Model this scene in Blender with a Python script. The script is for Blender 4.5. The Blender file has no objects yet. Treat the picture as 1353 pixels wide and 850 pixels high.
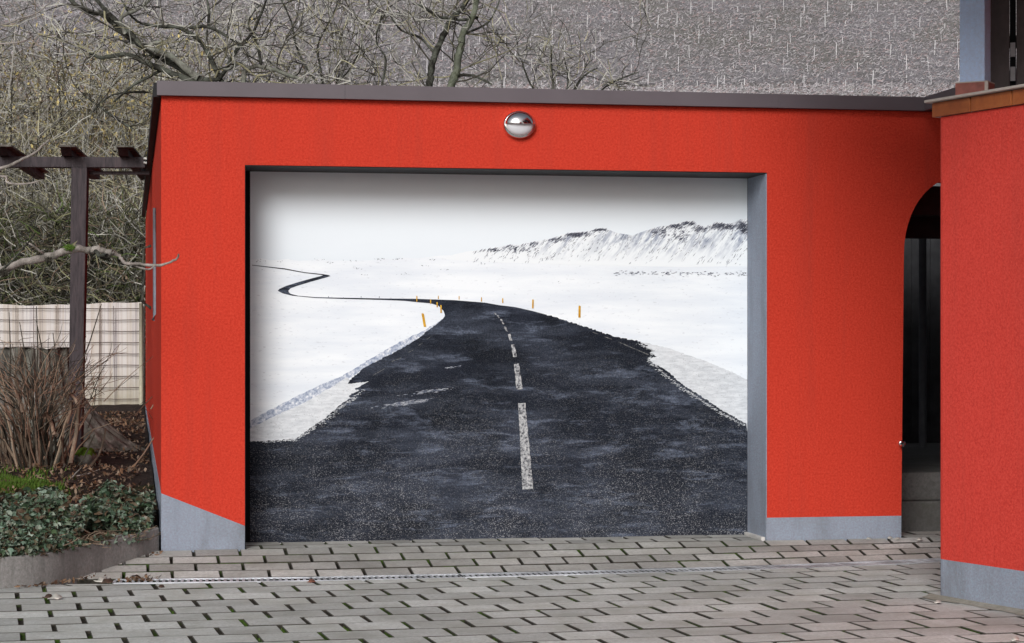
import bpy, bmesh, math, random
from mathutils import Vector, Matrix, noise as mnoise
R = random.Random(7)
sc = bpy.context.scene
COL = sc.collection
F = 2810.0; CU = 676.5; HV = 454.0; H = 1.228      # focal length and horizon of the photograph in its pixels, eye height

# ------------------------------------------------------------------ pixel -> world
def at(u, v, d):                       # point seen at (u, v) standing d metres away
    return Vector(((u-CU)*d/F, d, H+(HV-v)*d/F))
def on_z(u, v, z=0.0):
    return at(u, v, (H-z)*F/(v-HV))
TH = math.radians(10.2)
EX = Vector((math.cos(TH), math.sin(TH), 0)); EY = Vector((-math.sin(TH), math.cos(TH), 0))
A = at(213, 454, 11.76); A.z = 0
ZB = 0.085                              # foot of the garage wall
def wp(u, v, t=0.0):                    # pixel -> (s, z) on the garage plane set back by t
    a = (u-CU)/F; b = (HV-v)/F
    lam = (A.dot(EY)+t)/(a*EY.x+EY.y)
    P = Vector((a*lam, lam, 0))
    return (P-A).dot(EX), H+lam*b
def W(s, t, z): return A+EX*s+EY*t+Vector((0, 0, z))

# ------------------------------------------------------------------ mesh builder
class MB:
    def __init__(s): s.v = []; s.f = []; s.m = []
    def add(s, vs, fs, m=0):
        b = len(s.v); s.v += [tuple(p) for p in vs]
        s.f += [tuple(i+b for i in f) for f in fs]; s.m += [m]*len(fs)
    def box(s, x0, x1, y0, y1, z0, z1, m=0):
        s.add([(x, y, z) for z in (z0, z1) for y in (y0, y1) for x in (x0, x1)],
              [(0, 2, 3, 1), (4, 5, 7, 6), (0, 1, 5, 4), (2, 6, 7, 3), (0, 4, 6, 2), (1, 3, 7, 5)], m)
    def obox(s, c, ax, ay, az, m=0):     # oriented box, half axes
        c = Vector(c)
        s.add([c+ax*i+ay*j+az*k for k in (-1, 1) for j in (-1, 1) for i in (-1, 1)],
              [(0, 2, 3, 1), (4, 5, 7, 6), (0, 1, 5, 4), (2, 6, 7, 3), (0, 4, 6, 2), (1, 3, 7, 5)], m)
    def hexa(s, b4, t4, m=0):
        s.add(list(b4)+list(t4), [(3, 2, 1, 0), (4, 5, 6, 7), (0, 1, 5, 4), (1, 2, 6, 5), (2, 3, 7, 6), (3, 0, 4, 7)], m)
    def tube(s, pts, rad, n=6, m=0, cap=True):
        pts = [Vector(p) for p in pts]
        if not hasattr(rad, '__len__'): rad = [rad]*len(pts)
        b = len(s.v); up = Vector((0.13, 0.21, 1)).normalized()
        for i, p in enumerate(pts):
            d = (pts[min(i+1, len(pts)-1)]-pts[max(i-1, 0)])
            d = d.normalized() if d.length > 1e-9 else Vector((0, 0, 1))
            x = d.cross(up)
            if x.length < 1e-3: x = d.cross(Vector((1, 0, 0)))
            x.normalize(); y = d.cross(x)
            for k in range(n):
                a = 2*math.pi*k/n
                s.v.append(tuple(p+(x*math.cos(a)+y*math.sin(a))*rad[i]))
        for i in range(len(pts)-1):
            for k in range(n):
                k2 = (k+1) % n
                s.f.append((b+i*n+k, b+i*n+k2, b+(i+1)*n+k2, b+(i+1)*n+k)); s.m.append(m)
        if cap:
            s.f.append(tuple(b+k for k in range(n))); s.m.append(m)
            e = b+(len(pts)-1)*n
            s.f.append(tuple(e+k for k in reversed(range(n)))); s.m.append(m)
    def prism(s, outline, fa, fb, m=0):   # outline of (a,b); fa,fb map it to the two end faces
        n = len(outline)
        bm = bmesh.new()
        va = [bm.verts.new(fa(*p)) for p in outline]; vb = [bm.verts.new(fb(*p)) for p in outline]
        bm.faces.new(va); bm.faces.new(list(reversed(vb)))
        for i in range(n):
            j = (i+1) % n
            bm.faces.new((va[j], va[i], vb[i], vb[j]))
        bmesh.ops.recalc_face_normals(bm, faces=bm.faces)
        bmesh.ops.triangulate(bm, faces=[f for f in bm.faces if len(f.verts) > 4])
        bm.verts.index_update()
        s.add([v.co.copy() for v in bm.verts], [tuple(v.index for v in f.verts) for f in bm.faces], m)
        bm.free()
    def sheet(s, outline, t, m=0):        # flat polygon of (s,z) on the door plane (local garage frame)
        bm = bmesh.new()
        f = bm.faces.new([bm.verts.new((p[0], t, p[1])) for p in outline])
        f.normal_update()
        if f.normal.y > 0: f.normal_flip()
        bmesh.ops.triangulate(bm, faces=bm.faces[:])
        bm.verts.index_update()
        s.add([v.co.copy() for v in bm.verts], [tuple(v.index for v in g.verts) for g in bm.faces], m)
        bm.free()
    def build(s, name, mats, parent=None, smooth=False, bevel=0, loc=None):
        me = bpy.data.meshes.new(name); me.from_pydata(s.v, [], s.f)
        mats = mats if isinstance(mats, (list, tuple)) else [mats]
        for q in mats: me.materials.append(q)
        if len(mats) > 1: me.polygons.foreach_set('material_index', s.m)
        if smooth: me.polygons.foreach_set('use_smooth', [True]*len(me.polygons))
        me.update()
        o = bpy.data.objects.new(name, me); COL.objects.link(o)
        if parent: o.parent = parent
        if loc is not None:
            me.transform(Matrix.Translation(-Vector(loc))); o.location = loc
        if bevel:
            b = o.modifiers.new('bevel', 'BEVEL'); b.width = bevel; b.segments = 2; b.limit_method = 'ANGLE'
        return o

def tag(o, label=None, cat=None, group=None, kind=None):
    if label: o['label'] = label
    if cat: o['category'] = cat
    if group: o['group'] = group
    if kind: o['kind'] = kind
    return o
def empty(name, loc, rz=0.0):
    o = bpy.data.objects.new(name, None); COL.objects.link(o); o.location = loc; o.rotation_euler = (0, 0, rz)
    o.empty_display_size = 0.1
    return o

# ------------------------------------------------------------------ materials
def lin(r, g, b):
    f = lambda c: ((c/255+0.055)/1.055)**2.4 if c/255 > 0.04045 else c/255/12.92
    return (f(r), f(g), f(b), 1)
class N:
    def __init__(s, name):
        s.m = bpy.data.materials.new(name); s.m.use_nodes = True
        s.t = s.m.node_tree; s.b = s.t.nodes['Principled BSDF']
        s.tc = s.t.nodes.new('ShaderNodeTexCoord')
    def n(s, typ, **k):
        o = s.t.nodes.new(typ)
        for a, b in k.items(): setattr(o, a, b)
        return o
    def l(s, a, b): s.t.links.new(a, b)
    def setin(s, sock, val):
        if hasattr(val, 'is_output'): s.l(val, sock)
        else: sock.default_value = val
    def mapping(s, scale=(1, 1, 1), rot=(0, 0, 0), loc=(0, 0, 0), src='Object'):
        mp = s.n('ShaderNodeMapping'); mp.inputs['Scale'].default_value = scale
        mp.inputs['Rotation'].default_value = rot; mp.inputs['Location'].default_value = loc
        s.l(s.tc.outputs[src], mp.inputs[0]); return mp.outputs[0]
    def noise(s, scale, detail=4, rough=0.55, vec=None, dist=0):
        t = s.n('ShaderNodeTexNoise'); t.inputs['Scale'].default_value = scale
        t.inputs['Detail'].default_value = detail; t.inputs['Roughness'].default_value = rough
        t.inputs['Distortion'].default_value = dist
        s.l(vec if vec is not None else s.tc.outputs['Object'], t.inputs['Vector']); return t.outputs['Fac']
    def ramp(s, fac, stops):
        r = s.n('ShaderNodeValToRGB'); s.l(fac, r.inputs[0]); e = r.color_ramp.elements
        while len(e) < len(stops): e.new(0.5)
        for el, (p, c) in zip(e, stops):
            el.position = p; el.color = c if hasattr(c, '__len__') else (c, c, c, 1)
        return r.outputs[0]
    def mix(s, fac, a, b, mode='MIX'):
        m = s.n('ShaderNodeMix', data_type='RGBA', blend_type=mode)
        s.setin(m.inputs[0], fac); s.setin(m.inputs[6], a); s.setin(m.inputs[7], b); return m.outputs[2]
    def math(s, op, a, b=0.0):
        m = s.n('ShaderNodeMath', operation=op); s.setin(m.inputs[0], a); s.setin(m.inputs[1], b); return m.outputs[0]
    def island(s):
        return s.n('ShaderNodeNewGeometry').outputs['Random Per Island']
    def bump(s, h, strength=0.3, dist=0.01):
        b = s.n('ShaderNodeBump'); b.inputs['Strength'].default_value = strength; b.inputs['Distance'].default_value = dist
        s.l(h, b.inputs['Height']); s.l(b.outputs[0], s.b.inputs['Normal'])
    def out(s, col, rough=0.8, metal=0.0, spec=0.3):
        s.setin(s.b.inputs['Base Color'], col); s.setin(s.b.inputs['Roughness'], rough)
        s.b.inputs['Metallic'].default_value = metal; s.b.inputs['Specular IOR Level'].default_value = spec
        return s.m
def stucco(name, c, var=0.10, seed=0.0, stain=0.0):
    n = N(name)
    g = n.noise(85, 3, 0.75)
    big = n.noise(1.1, 4, 0.6, n.mapping(loc=(seed, 0, 0)))
    c2 = (c[0]*(1-2.4*var), c[1]*(1-5*var), c[2]*(1-5*var), 1); c3 = (min(1, c[0]*(1+1.6*var)), c[1]*(1+6*var), c[2]*(1+7*var), 1)
    col = n.ramp(g, [(0.25, c2), (0.5, c), (0.78, c3)])
    col = n.mix(n.ramp(big, [(0.3, 0.0), (0.75, 0.35)]), col, tuple(x*0.86 for x in c[:3])+(1,))
    if stain:
        st = n.noise(3.5, 6, 0.7, n.mapping(scale=(1, 1, 0.35)))
        col = n.mix(n.math('MULTIPLY', n.ramp(st, [(0.5, 0.0), (0.72, 1.0)]), stain), col, (0.13, 0.13, 0.12, 1))
    rs = n.noise(2.6, 5, 0.7, n.mapping(scale=(3.0, 3.0, 0.16), loc=(seed, 1, 0)))
    col = n.mix(n.ramp(rs, [(0.48, 0.0), (0.74, 0.32)]), col, tuple(x*0.55+0.02 for x in c[:3])+(1,))
    n.bump(n.noise(95, 4, 0.75), 0.8, 0.008)
    return n.out(col, 0.92, 0, 0.12)
RED = (0.60, 0.050, 0.028, 1)
BLUE = (0.30, 0.335, 0.41, 1)
m_red = stucco('red_stucco', RED, 0.10)
m_red2 = stucco('red_stucco_terrace', (0.66, 0.062, 0.046, 1), 0.10, 5)
m_blue = stucco('blue_grey_plinth_paint', BLUE, 0.05, 2, 0.5)
m_bluep = stucco('pale_blue_pillar_paint', (0.46, 0.57, 0.80, 1), 0.03, 3)
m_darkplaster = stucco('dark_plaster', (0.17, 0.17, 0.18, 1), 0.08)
def simple(name, c, rough=0.5, var=0.12, sc_=20, bump=0.0, metal=0.0, spec=0.4, c2=None, isl=0.0):
    n = N(name)
    a = tuple(x*(1-var) for x in c[:3])+(1,); b = tuple(min(1, x*(1+var)) for x in c[:3])+(1,)
    col = n.ramp(n.noise(sc_, 5, 0.6), [(0.3, a), (0.7, c2 or b)])
    if isl:
        v = n.math('ADD', n.math('MULTIPLY', n.island(), isl), 1-isl/2)
        hs = n.n('ShaderNodeHueSaturation'); n.l(v, hs.inputs['Value']); n.l(col, hs.inputs['Color']); col = hs.outputs[0]
    if bump: n.bump(n.noise(sc_*3, 5, 0.65), bump, 0.01)
    return n.out(col, rough, metal, spec)
m_coping = simple('grey_brown_sheet_metal', (0.105, 0.088, 0.102, 1), 0.45, 0.10, 3, 0.05, 0.0, 0.5)
m_black = simple('black_lining', (0.008, 0.008, 0.010, 1), 0.8, 0.2, 10, 0, 0, 0.1)
m_roof = simple('bitumen_roof', (0.05, 0.05, 0.05, 1), 0.9, 0.3, 8, 0.3)
m_chrome = simple('polished_chrome', (0.75, 0.75, 0.77, 1), 0.10, 0.02, 5, 0, 1.0)
m_frost = simple('frosted_glass', (0.62, 0.63, 0.67, 1), 0.35, 0.03, 5, 0, 0, 0.6)
m_galv = simple('galvanised_steel', (0.50, 0.53, 0.57, 1), 0.5, 0.45, 4, 0.1, 0.2, 0.5, isl=0.5)
m_white = simple('white_sill_paint', (0.62, 0.60, 0.58, 1), 0.6, 0.2, 14, 0.1)
m_brownwood = simple('dark_brown_stained_wood', (0.035, 0.022, 0.024, 1), 0.55, 0.35, 14, 0.2)
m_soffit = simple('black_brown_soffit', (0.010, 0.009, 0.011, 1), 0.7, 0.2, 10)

def m_timber():
    n = N('weathered_dark_timber')
    g = n.noise(9, 6, 0.65, n.mapping(scale=(6, 6, 0.7)))
    col = n.ramp(g, [(0.3, (0.024, 0.020, 0.023, 1)), (0.55, (0.058, 0.048, 0.054, 1)), (0.8, (0.095, 0.065, 0.068, 1))])
    n.bump(g, 0.4, 0.01); return n.out(col, 0.75)
m_post = m_timber()

def m_concrete(name, base, isl=0.0, moss=0.0, rough=0.9, wet=0.0):
    n = N(name)
    f = n.noise(48, 5, 0.8); b = n.noise(3.4, 8, 0.72)
    lo = tuple(x*0.58 for x in base)+(1,); hi = tuple(x*1.35 for x in base)+(1,)
    col = n.ramp(f, [(0.28, lo), (0.5, base+(1,)), (0.75, hi)])
    col = n.mix(n.ramp(b, [(0.40, 0.0), (0.66, 0.85)]), col, tuple(x*y for x, y in zip(base, (0.68, 0.67, 0.62)))+(1,))
    b2 = n.noise(0.55, 5, 0.7, n.mapping(loc=(3, 9, 0)))
    col = n.mix(n.ramp(b2, [(0.47, 0.0), (0.64, wet)]), col, tuple(x*0.52 for x in base)+(1,))
    if isl:
        v = n.math('ADD', n.math('MULTIPLY', n.island(), isl), 1-isl*0.55)
        hs = n.n('ShaderNodeHueSaturation'); n.l(v, hs.inputs['Value']); n.l(col, hs.inputs['Color']); col = hs.outputs[0]
    if moss:
        mk = n.ramp(n.noise(7, 6, 0.75), [(0.60, 0.0), (0.70, moss)])
        col = n.mix(mk, col, (0.055, 0.075, 0.02, 1))
    n.bump(n.noise(60, 6, 0.8), 0.45, 0.006)
    return n.out(col, rough, 0, 0.25)
m_paver = m_concrete('concrete_paving_stone', (0.55, 0.575, 0.565), 0.36, 0.25, 0.9, 0.40)
m_paver_back = m_concrete('older_paving_stone', (0.48, 0.475, 0.46), 0.46, 0.25, 0.85, 0.45)
m_pedge = m_concrete('darkened_stone_edge', (0.10, 0.095, 0.088), 0.2, 0.3)  # chamfer colour darkened to offset the bright sun on the bevels
m_conc = m_concrete('weathered_concrete', (0.17, 0.16, 0.15), 0, 0.5, 0.92, 0.7)

def m_kerb():
    n = N('streaked_concrete_edging')
    col = n.ramp(n.noise(60, 5, 0.8), [(0.3, (0.19, 0.185, 0.18, 1)), (0.7, (0.35, 0.34, 0.335, 1))])
    st = n.noise(7, 5, 0.7, n.mapping(scale=(1, 1, 0.12)))
    col = n.mix(n.ramp(st, [(0.48, 0.0), (0.7, 0.7)]), col, (0.13, 0.13, 0.125, 1))
    col = n.mix(n.ramp(n.noise(3, 4, 0.6), [(0.55, 0.0), (0.7, 0.4)]), col, (0.20, 0.195, 0.19, 1))
    n.bump(n.noise(50, 5, 0.8), 0.5, 0.01); return n.out(col, 0.93, 0, 0.15)
m_edging = m_kerb()

def m_soil():
    n = N('dark_garden_soil')
    col = n.ramp(n.noise(14, 8, 0.75), [(0.3, (0.012, 0.009, 0.008, 1)), (0.55, (0.04, 0.028, 0.024, 1)), (0.75, (0.085, 0.062, 0.05, 1))])
    col = n.mix(n.ramp(n.noise(1.6, 5, 0.7), [(0.56, 0.0), (0.68, 0.6)]), col, (0.035, 0.055, 0.014, 1))
    n.bump(n.noise(25, 8, 0.8), 0.9, 0.03); return n.out(col, 0.95, 0, 0.15)
m_soil = m_soil()
def m_joint():
    n = N('joint_sand_with_moss')
    col = n.ramp(n.noise(40, 5, 0.7), [(0.3, (0.02, 0.018, 0.015, 1)), (0.7, (0.075, 0.068, 0.056, 1))])
    mk = n.ramp(n.noise(1.7, 6, 0.75, n.mapping(loc=(0.7, 0.2, 0))), [(0.50, 0.0), (0.58, 0.85)])
    col = n.mix(mk, col, (0.05, 0.10, 0.012, 1))
    n.bump(n.noise(60, 5, 0.8), 0.9, 0.01); return n.out(col, 0.95, 0, 0.1)
m_joint = m_joint()
def m_tile():
    n = N('glazed_terracotta_tile')
    col = n.ramp(n.noise(14, 6, 0.7), [(0.3, (0.20, 0.050, 0.014, 1)), (0.55, (0.30, 0.085, 0.022, 1)), (0.8, (0.36, 0.13, 0.04, 1))])
    v = n.math('ADD', n.math('MULTIPLY', n.island(), 0.3), 0.85)
    hs = n.n('ShaderNodeHueSaturation'); n.l(v, hs.inputs['Value']); n.l(col, hs.inputs['Color'])
    return n.out(hs.outputs[0], 0.35, 0, 0.5)
m_tile = m_tile()
m_tile2 = simple('dull_red_tile', (0.24, 0.075, 0.06, 1), 0.5, 0.25, 25, 0.1)
m_grout = simple('pale_grout', (0.42, 0.37, 0.34, 1), 0.8, 0.1, 20)

# bark and twigs
def m_bark(name, c1, c2, c3, sc_=9, lich=0.0, zs=0.4):
    n = N(name)
    g = n.noise(sc_, 6, 0.7, n.mapping(scale=(1, 1, zs)))
    col = n.ramp(g, [(0.32, c1+(1,)), (0.55, c2+(1,)), (0.75, c3+(1,))])
    if lich: col = n.mix(n.ramp(n.noise(5, 6, 0.8), [(0.45, 0.0), (0.6, lich)]), col, (0.27, 0.29, 0.24, 1))
    n.bump(g, 0.6, 0.02); return n.out(col, 0.9, 0, 0.15)
m_barkdark = m_bark('dark_wet_bark', (0.010, 0.009, 0.008), (0.03, 0.028, 0.024), (0.08, 0.078, 0.065), 6, 0.35)
m_barklich = m_bark('lichen_grey_bark', (0.05, 0.046, 0.04), (0.20, 0.195, 0.17), (0.36, 0.36, 0.32), 9, 0.7)
m_barkpale = m_bark('pale_peeling_bark', (0.10, 0.085, 0.075), (0.33, 0.29, 0.27), (0.52, 0.48, 0.46), 16, 0.2)
m_stump = m_bark('grooved_stump_bark', (0.022, 0.020, 0.017), (0.13, 0.12, 0.108), (0.40, 0.37, 0.35), 14, 0.30, 0.14)
def twig(name, c, v=0.7):
    n = N(name)
    val = n.math('ADD', n.math('MULTIPLY', n.island(), v*2), 1-v)
    hs = n.n('ShaderNodeHueSaturation'); n.l(val, hs.inputs['Value']); hs.inputs['Color'].default_value = c+(1,)
    return n.out(hs.outputs[0], 0.85, 0, 0.15)
t_grey = twig('grey_twigs', (0.32, 0.305, 0.28), 0.8); t_olive = twig('olive_twigs', (0.28, 0.26, 0.17), 0.8)
t_brown = twig('brown_twigs', (0.20, 0.15, 0.11)); t_dark = twig('dark_twigs', (0.05, 0.045, 0.036))
t_pale = twig('pale_lichen_twigs', (0.42, 0.41, 0.37), 0.5); t_yell = twig('yellowed_leaves', (0.46, 0.37, 0.16), 0.5)
t_red = twig('reddish_cut_stems', (0.20, 0.125, 0.09), 0.7); t_mauve = twig('mauve_vine_wood', (0.35, 0.32, 0.34), 0.4)
t_green = twig('green_shoots', (0.07, 0.10, 0.03), 0.6)
m_ivy = None
def leafmat(name, cs, rough=0.4, spec=0.4):
    n = N(name)
    col = n.ramp(n.island(), [(i/(len(cs)-1), c+(1,)) for i, c in enumerate(cs)])
    return n.out(col, rough, 0, spec)
m_ivy = leafmat('ivy_leaves', [(0.03, 0.055, 0.03), (0.06, 0.10, 0.062), (0.11, 0.17, 0.12), (0.05, 0.08, 0.03), (0.28, 0.33, 0.27), (0.14, 0.21, 0.16), (0.07, 0.045, 0.03), (0.12, 0.08, 0.05), (0.04, 0.075, 0.04)], 0.4, 0.45)
m_litter = leafmat('dead_leaves', [(0.05, 0.025, 0.015), (0.13, 0.065, 0.035), (0.24, 0.15, 0.09), (0.04, 0.03, 0.025), (0.30, 0.22, 0.16), (0.07, 0.04, 0.03)], 0.7, 0.2)
m_moss = simple('bright_moss', (0.085, 0.15, 0.02, 1), 0.95, 0.45, 40, 0.9, 0, 0.1)
m_grass = leafmat('moss_and_grass_blades', [(0.04, 0.09, 0.012), (0.09, 0.16, 0.02), (0.06, 0.10, 0.02)], 0.7, 0.2)

# ------------------------------------------------------------------ GARAGE
G = empty('garage_building', A, TH)
tag(G, 'red stucco garage with dark flat roof and a door picturing a snowy road', 'garage')
ZT = wp(213, 127)[1]; ZC = wp(213, 108)[1]
sDL = wp(323.5, 500)[0]; sDR = wp(1013.5, 500)[0]; zD = wp(325, 218)[1]
TD = 0.38
sAL = wp(1190.5, 600)[0]; SEND = sAL+2.9; SE0 = sAL+1.25
def fr(t): return (lambda s, z: Vector((s, t, z)))
# arch outline
aw = 0.33; zsp = wp(1193, 335)[1]; ztop = wp(1258, 235)[1]
arch = [(sAL, ZB)]+[(sAL+0.018, zsp)]
for i in range(1, 24):
    a = math.pi*(1-i/24); arch.append((sAL+0.018+aw+aw*math.cos(a), zsp+(ztop-zsp)*math.sin(a)))
arch += [(sAL+0.018+2*aw, zsp), (sAL+0.018+2*aw, ZB)]
pl_l = [wp(213, 652)[1], wp(321, 695)[1]]              # slanting top of the left plinth
zpr = wp(1100, 683)[1]
mb = MB()
mb.prism([(0, pl_l[0]), (sDL, pl_l[1]), (sDL, zD), (sDR, zD), (sDR, zpr), (arch[0][0]+0.002, zpr)]+arch[1:-1]+[(arch[-1][0], zpr), (SEND, zpr), (SEND, ZT), (0, ZT)], fr(0), fr(TD))
wall = mb.build('front_wall', m_red, G)
mb = MB()
mb.prism([(0, -0.1), (sDL, -0.1), (sDL, pl_l[1]), (0, pl_l[0])], fr(0), fr(TD))
mb.build('plinth', m_blue, G); mb = MB()
mb.prism([(sDR, -0.1), (sAL, -0.1), (sAL+0.002, zpr), (sDR, zpr)], fr(0), fr(TD))
mb.build('plinth', m_blue, G); mb = MB()
mb.prism([(arch[-1][0], -0.1), (SEND, -0.1), (SEND, zpr), (arch[-1][0], zpr)], fr(0), fr(TD))
mb.build('plinth', m_blue, G)
TB = 11.4
mb = MB(); mb.prism([(TD, 0.41), (TB, 0.56), (TB, ZT), (TD, ZT)], lambda t, z: Vector((0, t, z)), lambda t, z: Vector((0.3, t, z)))
mb.box(0.3, SEND, TB-0.3, TB, 0, ZT)
mb.box(SEND-0.3, SEND, TD, TB-0.3, 0, ZT)
mb.build('side_wall', m_red, G)
mb = MB(); mb.prism([(TD, -0.1), (TB, -0.1), (TB, 0.56), (TD, 0.41)], lambda t, z: Vector((-0.003, t, z)), lambda t, z: Vector((0.297, t, z)))
mb.build('side_plinth', m_blue, G)
mb = MB(); mb.box(0.05, sAL-0.1, 0.05, TB-0.05, ZT, ZC-0.03); mb.build('roof', m_roof, G)
mb = MB(); mb.box(sAL-0.099, SEND-0.05, 0.05, 2.9, ZT, ZC-0.03); mb.build('roof', m_roof, G)
mb = MB(); mb.box(sAL-0.099, SEND-0.05, 4.5, TB-0.05, ZT, ZC-0.03); mb.build('roof', m_roof, G)
# coping in lengths with joints
mb = MB()
sj = [-0.026, wp(455, 118)[0], wp(1026, 135)[0], wp(1219, 135)[0]+0.02]
for a, b in zip(sj[:-1], sj[1:]):
    mb.box(a+0.002, b-0.002, -0.045, -0.012, ZT, ZC)
    mb.box(a+0.002, b-0.002, -0.012, 0.16, ZC-0.012, ZC)
for a in sj[1:3]: mb.box(a-0.006, a+0.003, -0.042, 0.10, ZT+0.002, ZC-0.003)
mb.build('roof_coping', m_coping, G)
mb = MB()
mb.box(-0.042, -0.004, 0.0, TB, ZT-0.004, ZC-0.006); mb.box(-0.004, 0.14, 0.17, TB, ZC-0.014, ZC-0.004)
mb.build('side_fascia', m_soffit, G)
# canopy over the passage mouth, coming forward to the terrace
sK = sj[-1]; mb = MB()
mb.box(sK, SE0+0.5, -2.0, -0.005, ZT+0.03, ZC-0.01, 0)
mb.box(sK-0.03, sK-0.002, -2.0, -0.012, ZT, ZC, 0)
mb.build('entrance_canopy', m_coping, G)
# door surround
zsl = wp(660, 705)[1]
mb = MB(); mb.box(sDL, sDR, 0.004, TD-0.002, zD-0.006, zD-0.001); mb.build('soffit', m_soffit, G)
mb = MB(); mb.box(sDR-0.006, sDR-0.001, 0.002, TD-0.002, ZB, zD-0.007)
mb.build('door_reveal', m_blue, G)
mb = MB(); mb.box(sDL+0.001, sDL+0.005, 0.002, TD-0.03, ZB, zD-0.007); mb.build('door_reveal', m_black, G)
# door leaf
mb = MB(); mb.box(sDL, sDR, TD+0.006, TD+0.05, ZB, zD+0.03); door = mb.build('garage_door', m_black, G)
tag(door, 'wide garage door carrying a picture of a winding road through snow')
L0 = wp(330.5, 300, TD)[0]; Rr = wp(990, 300, TD)[0]; Zt_ = wp(660, 231, TD)[1]; Zb_ = wp(330, 718.5, TD)[1]
def D(u, v): s, z = wp(u, v, TD); return (min(max(s, L0), sDR-0.007), min(max(z, Zb_), zD-0.004))
def jag(pts, amp, step=3.0, seed=0):
    r = random.Random(seed); out = []
    for i in range(len(pts)-1):
        (x0, y0), (x1, y1) = pts[i], pts[i+1]; n = max(1, int(math.hypot(x1-x0, y1-y0)/step))
        for k in range(n):
            f = k/n; a = amp if (i or k) else 0
            out.append((x0+(x1-x0)*f+r.uniform(-a, a), y0+(y1-y0)*f+r.uniform(-a, a)*0.6))
    out.append(pts[-1]); return out
def pmat(name, build, rough=0.9):
    n = N(name); c = build(n); return n.out(c, rough, 0, 0.02)
def s_sky(n):
    sp = n.n('ShaderNodeSeparateXYZ'); n.l(n.tc.outputs['Object'], sp.inputs[0])
    v = n.math('ADD', sp.outputs[2], n.math('MULTIPLY', n.noise(1.3, 4, 0.6, n.mapping(scale=(0.5, 1, 2.5))), 0.35))
    return n.ramp(n.math('DIVIDE', v, 3.0), [(0.55, (0.70, 0.765, 0.83, 1)), (0.66, (0.80, 0.86, 0.92, 1)), (0.9, (0.84, 0.90, 0.955, 1))])
def s_snow(n):
    c = n.ramp(n.noise(2.2, 6, 0.6, n.mapping(scale=(0.6, 1, 4.5))), [(0.35, (0.74, 0.79, 0.86, 1)), (0.6, (0.85, 0.89, 0.935, 1))])
    spk = n.ramp(n.noise(55, 3, 0.6, n.mapping(scale=(0.6, 1, 1.6))), [(0.62, 0.0), (0.70, 0.35)])
    return n.mix(spk, c, (0.42, 0.44, 0.5, 1))
def s_bank(n):
    c = n.ramp(n.noise(60, 4, 0.7), [(0.38, (0.26, 0.31, 0.43, 1)), (0.54, (0.52, 0.57, 0.67, 1)), (0.68, (0.84, 0.85, 0.88, 1))])
    return c
def s_verge(n):
    c = n.ramp(n.noise(22, 6, 0.7, n.mapping(scale=(0.7, 1, 3))), [(0.30, (0.50, 0.53, 0.57, 1)), (0.65, (0.74, 0.77, 0.81, 1))])
    return n.mix(n.ramp(n.noise(120, 2, 0.5), [(0.62, 0.0), (0.68, 0.35)]), c, (0.25, 0.25, 0.27, 1))
def s_road(n):
    base = n.ramp(n.noise(3.0, 5, 0.6), [(0.3, (0.006, 0.008, 0.012, 1)), (0.7, (0.015, 0.019, 0.030, 1))])
    sp = n.n('ShaderNodeSeparateXYZ'); n.l(n.tc.outputs['Object'], sp.inputs[0])
    # dusting of wind blown snow
    w = n.noise(1.9, 8, 0.72, n.mapping(scale=(0.8, 1, 3.6), loc=(0.55, 0, 0.3)), 0.3)
    w2 = n.noise(3.6, 8, 0.75, n.mapping(scale=(0.9, 1, 4.6), rot=(0, 0.12, 0), loc=(1.9, 0, 0.8)), 0.25)
    d1 = n.math('MULTIPLY', n.math('ADD', n.ramp(w, [(0.46, 0.0), (0.76, 0.42)]), n.ramp(w2, [(0.53, 0.0), (0.70, 0.85)])), n.ramp(n.noise(90, 4, 0.75), [(0.30, 0.15), (0.65, 1.0)]))
    base = n.mix(d1, base, (0.19, 0.225, 0.31, 1))
    # grains: coarse and bright towards the foot of the picture, fine above
    near = n.math('MULTIPLY', n.ramp(n.math('DIVIDE', sp.outputs[2], 1.6), [(0.05, 1.0), (0.52, 0.30), (0.85, 0.06)]), n.ramp(n.noise(2.6, 4, 0.6, n.mapping(loc=(4, 0, 1))), [(0.35, 0.25), (0.6, 1.0)]))
    g1 = n.ramp(n.noise(190, 2, 0.6, n.mapping(scale=(0.8, 1, 1.1))), [(0.565, 0.0), (0.68, 0.85)])
    g2 = n.ramp(n.noise(260, 2, 0.6), [(0.50, 0.0), (0.68, 0.45)])
    base = n.mix(n.math('MULTIPLY', g1, near), base, (0.42, 0.42, 0.44, 1))
    return n.mix(n.math('MULTIPLY', g2, n.math('ADD', n.math('MULTIPLY', near, 0.6), 0.35)), base, (0.22, 0.23, 0.28, 1))
def s_mount(n):
    mp = n.n('ShaderNodeMapping'); mp.inputs['Scale'].default_value = (5.0, 1, 1.0); n.l(n.mapping(rot=(0, math.radians(-38), 0)), mp.inputs[0])
    st = n.noise(9, 6, 0.7, mp.outputs[0]); pt = n.noise(5, 3, 0.6)
    f = n.math('MULTIPLY', n.ramp(st, [(0.44, 0.0), (0.60, 1.0)]), n.ramp(pt, [(0.34, 0.1), (0.56, 1.0)]))
    sp = n.n('ShaderNodeSeparateXYZ'); n.l(n.tc.outputs['Object'], sp.inputs[0])
    sa = D(610, 340)[0]; sb = D(740, 340)[0]; za = D(800, 346)[1]; zb = D(800, 318)[1]
    m1 = n.n('ShaderNodeMapRange'); n.l(sp.outputs[0], m1.inputs[0]); m1.inputs[1].default_value = sa; m1.inputs[2].default_value = sb
    m2 = n.n('ShaderNodeMapRange'); n.l(sp.outputs[2], m2.inputs[0]); m2.inputs[1].default_value = za; m2.inputs[2].default_value = zb
    f = n.math('MULTIPLY', f, n.math('MULTIPLY', m1.outputs[0], m2.outputs[0]))
    return n.mix(f, (0.84, 0.88, 0.92, 1), (0.30, 0.34, 0.44, 1))
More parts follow.
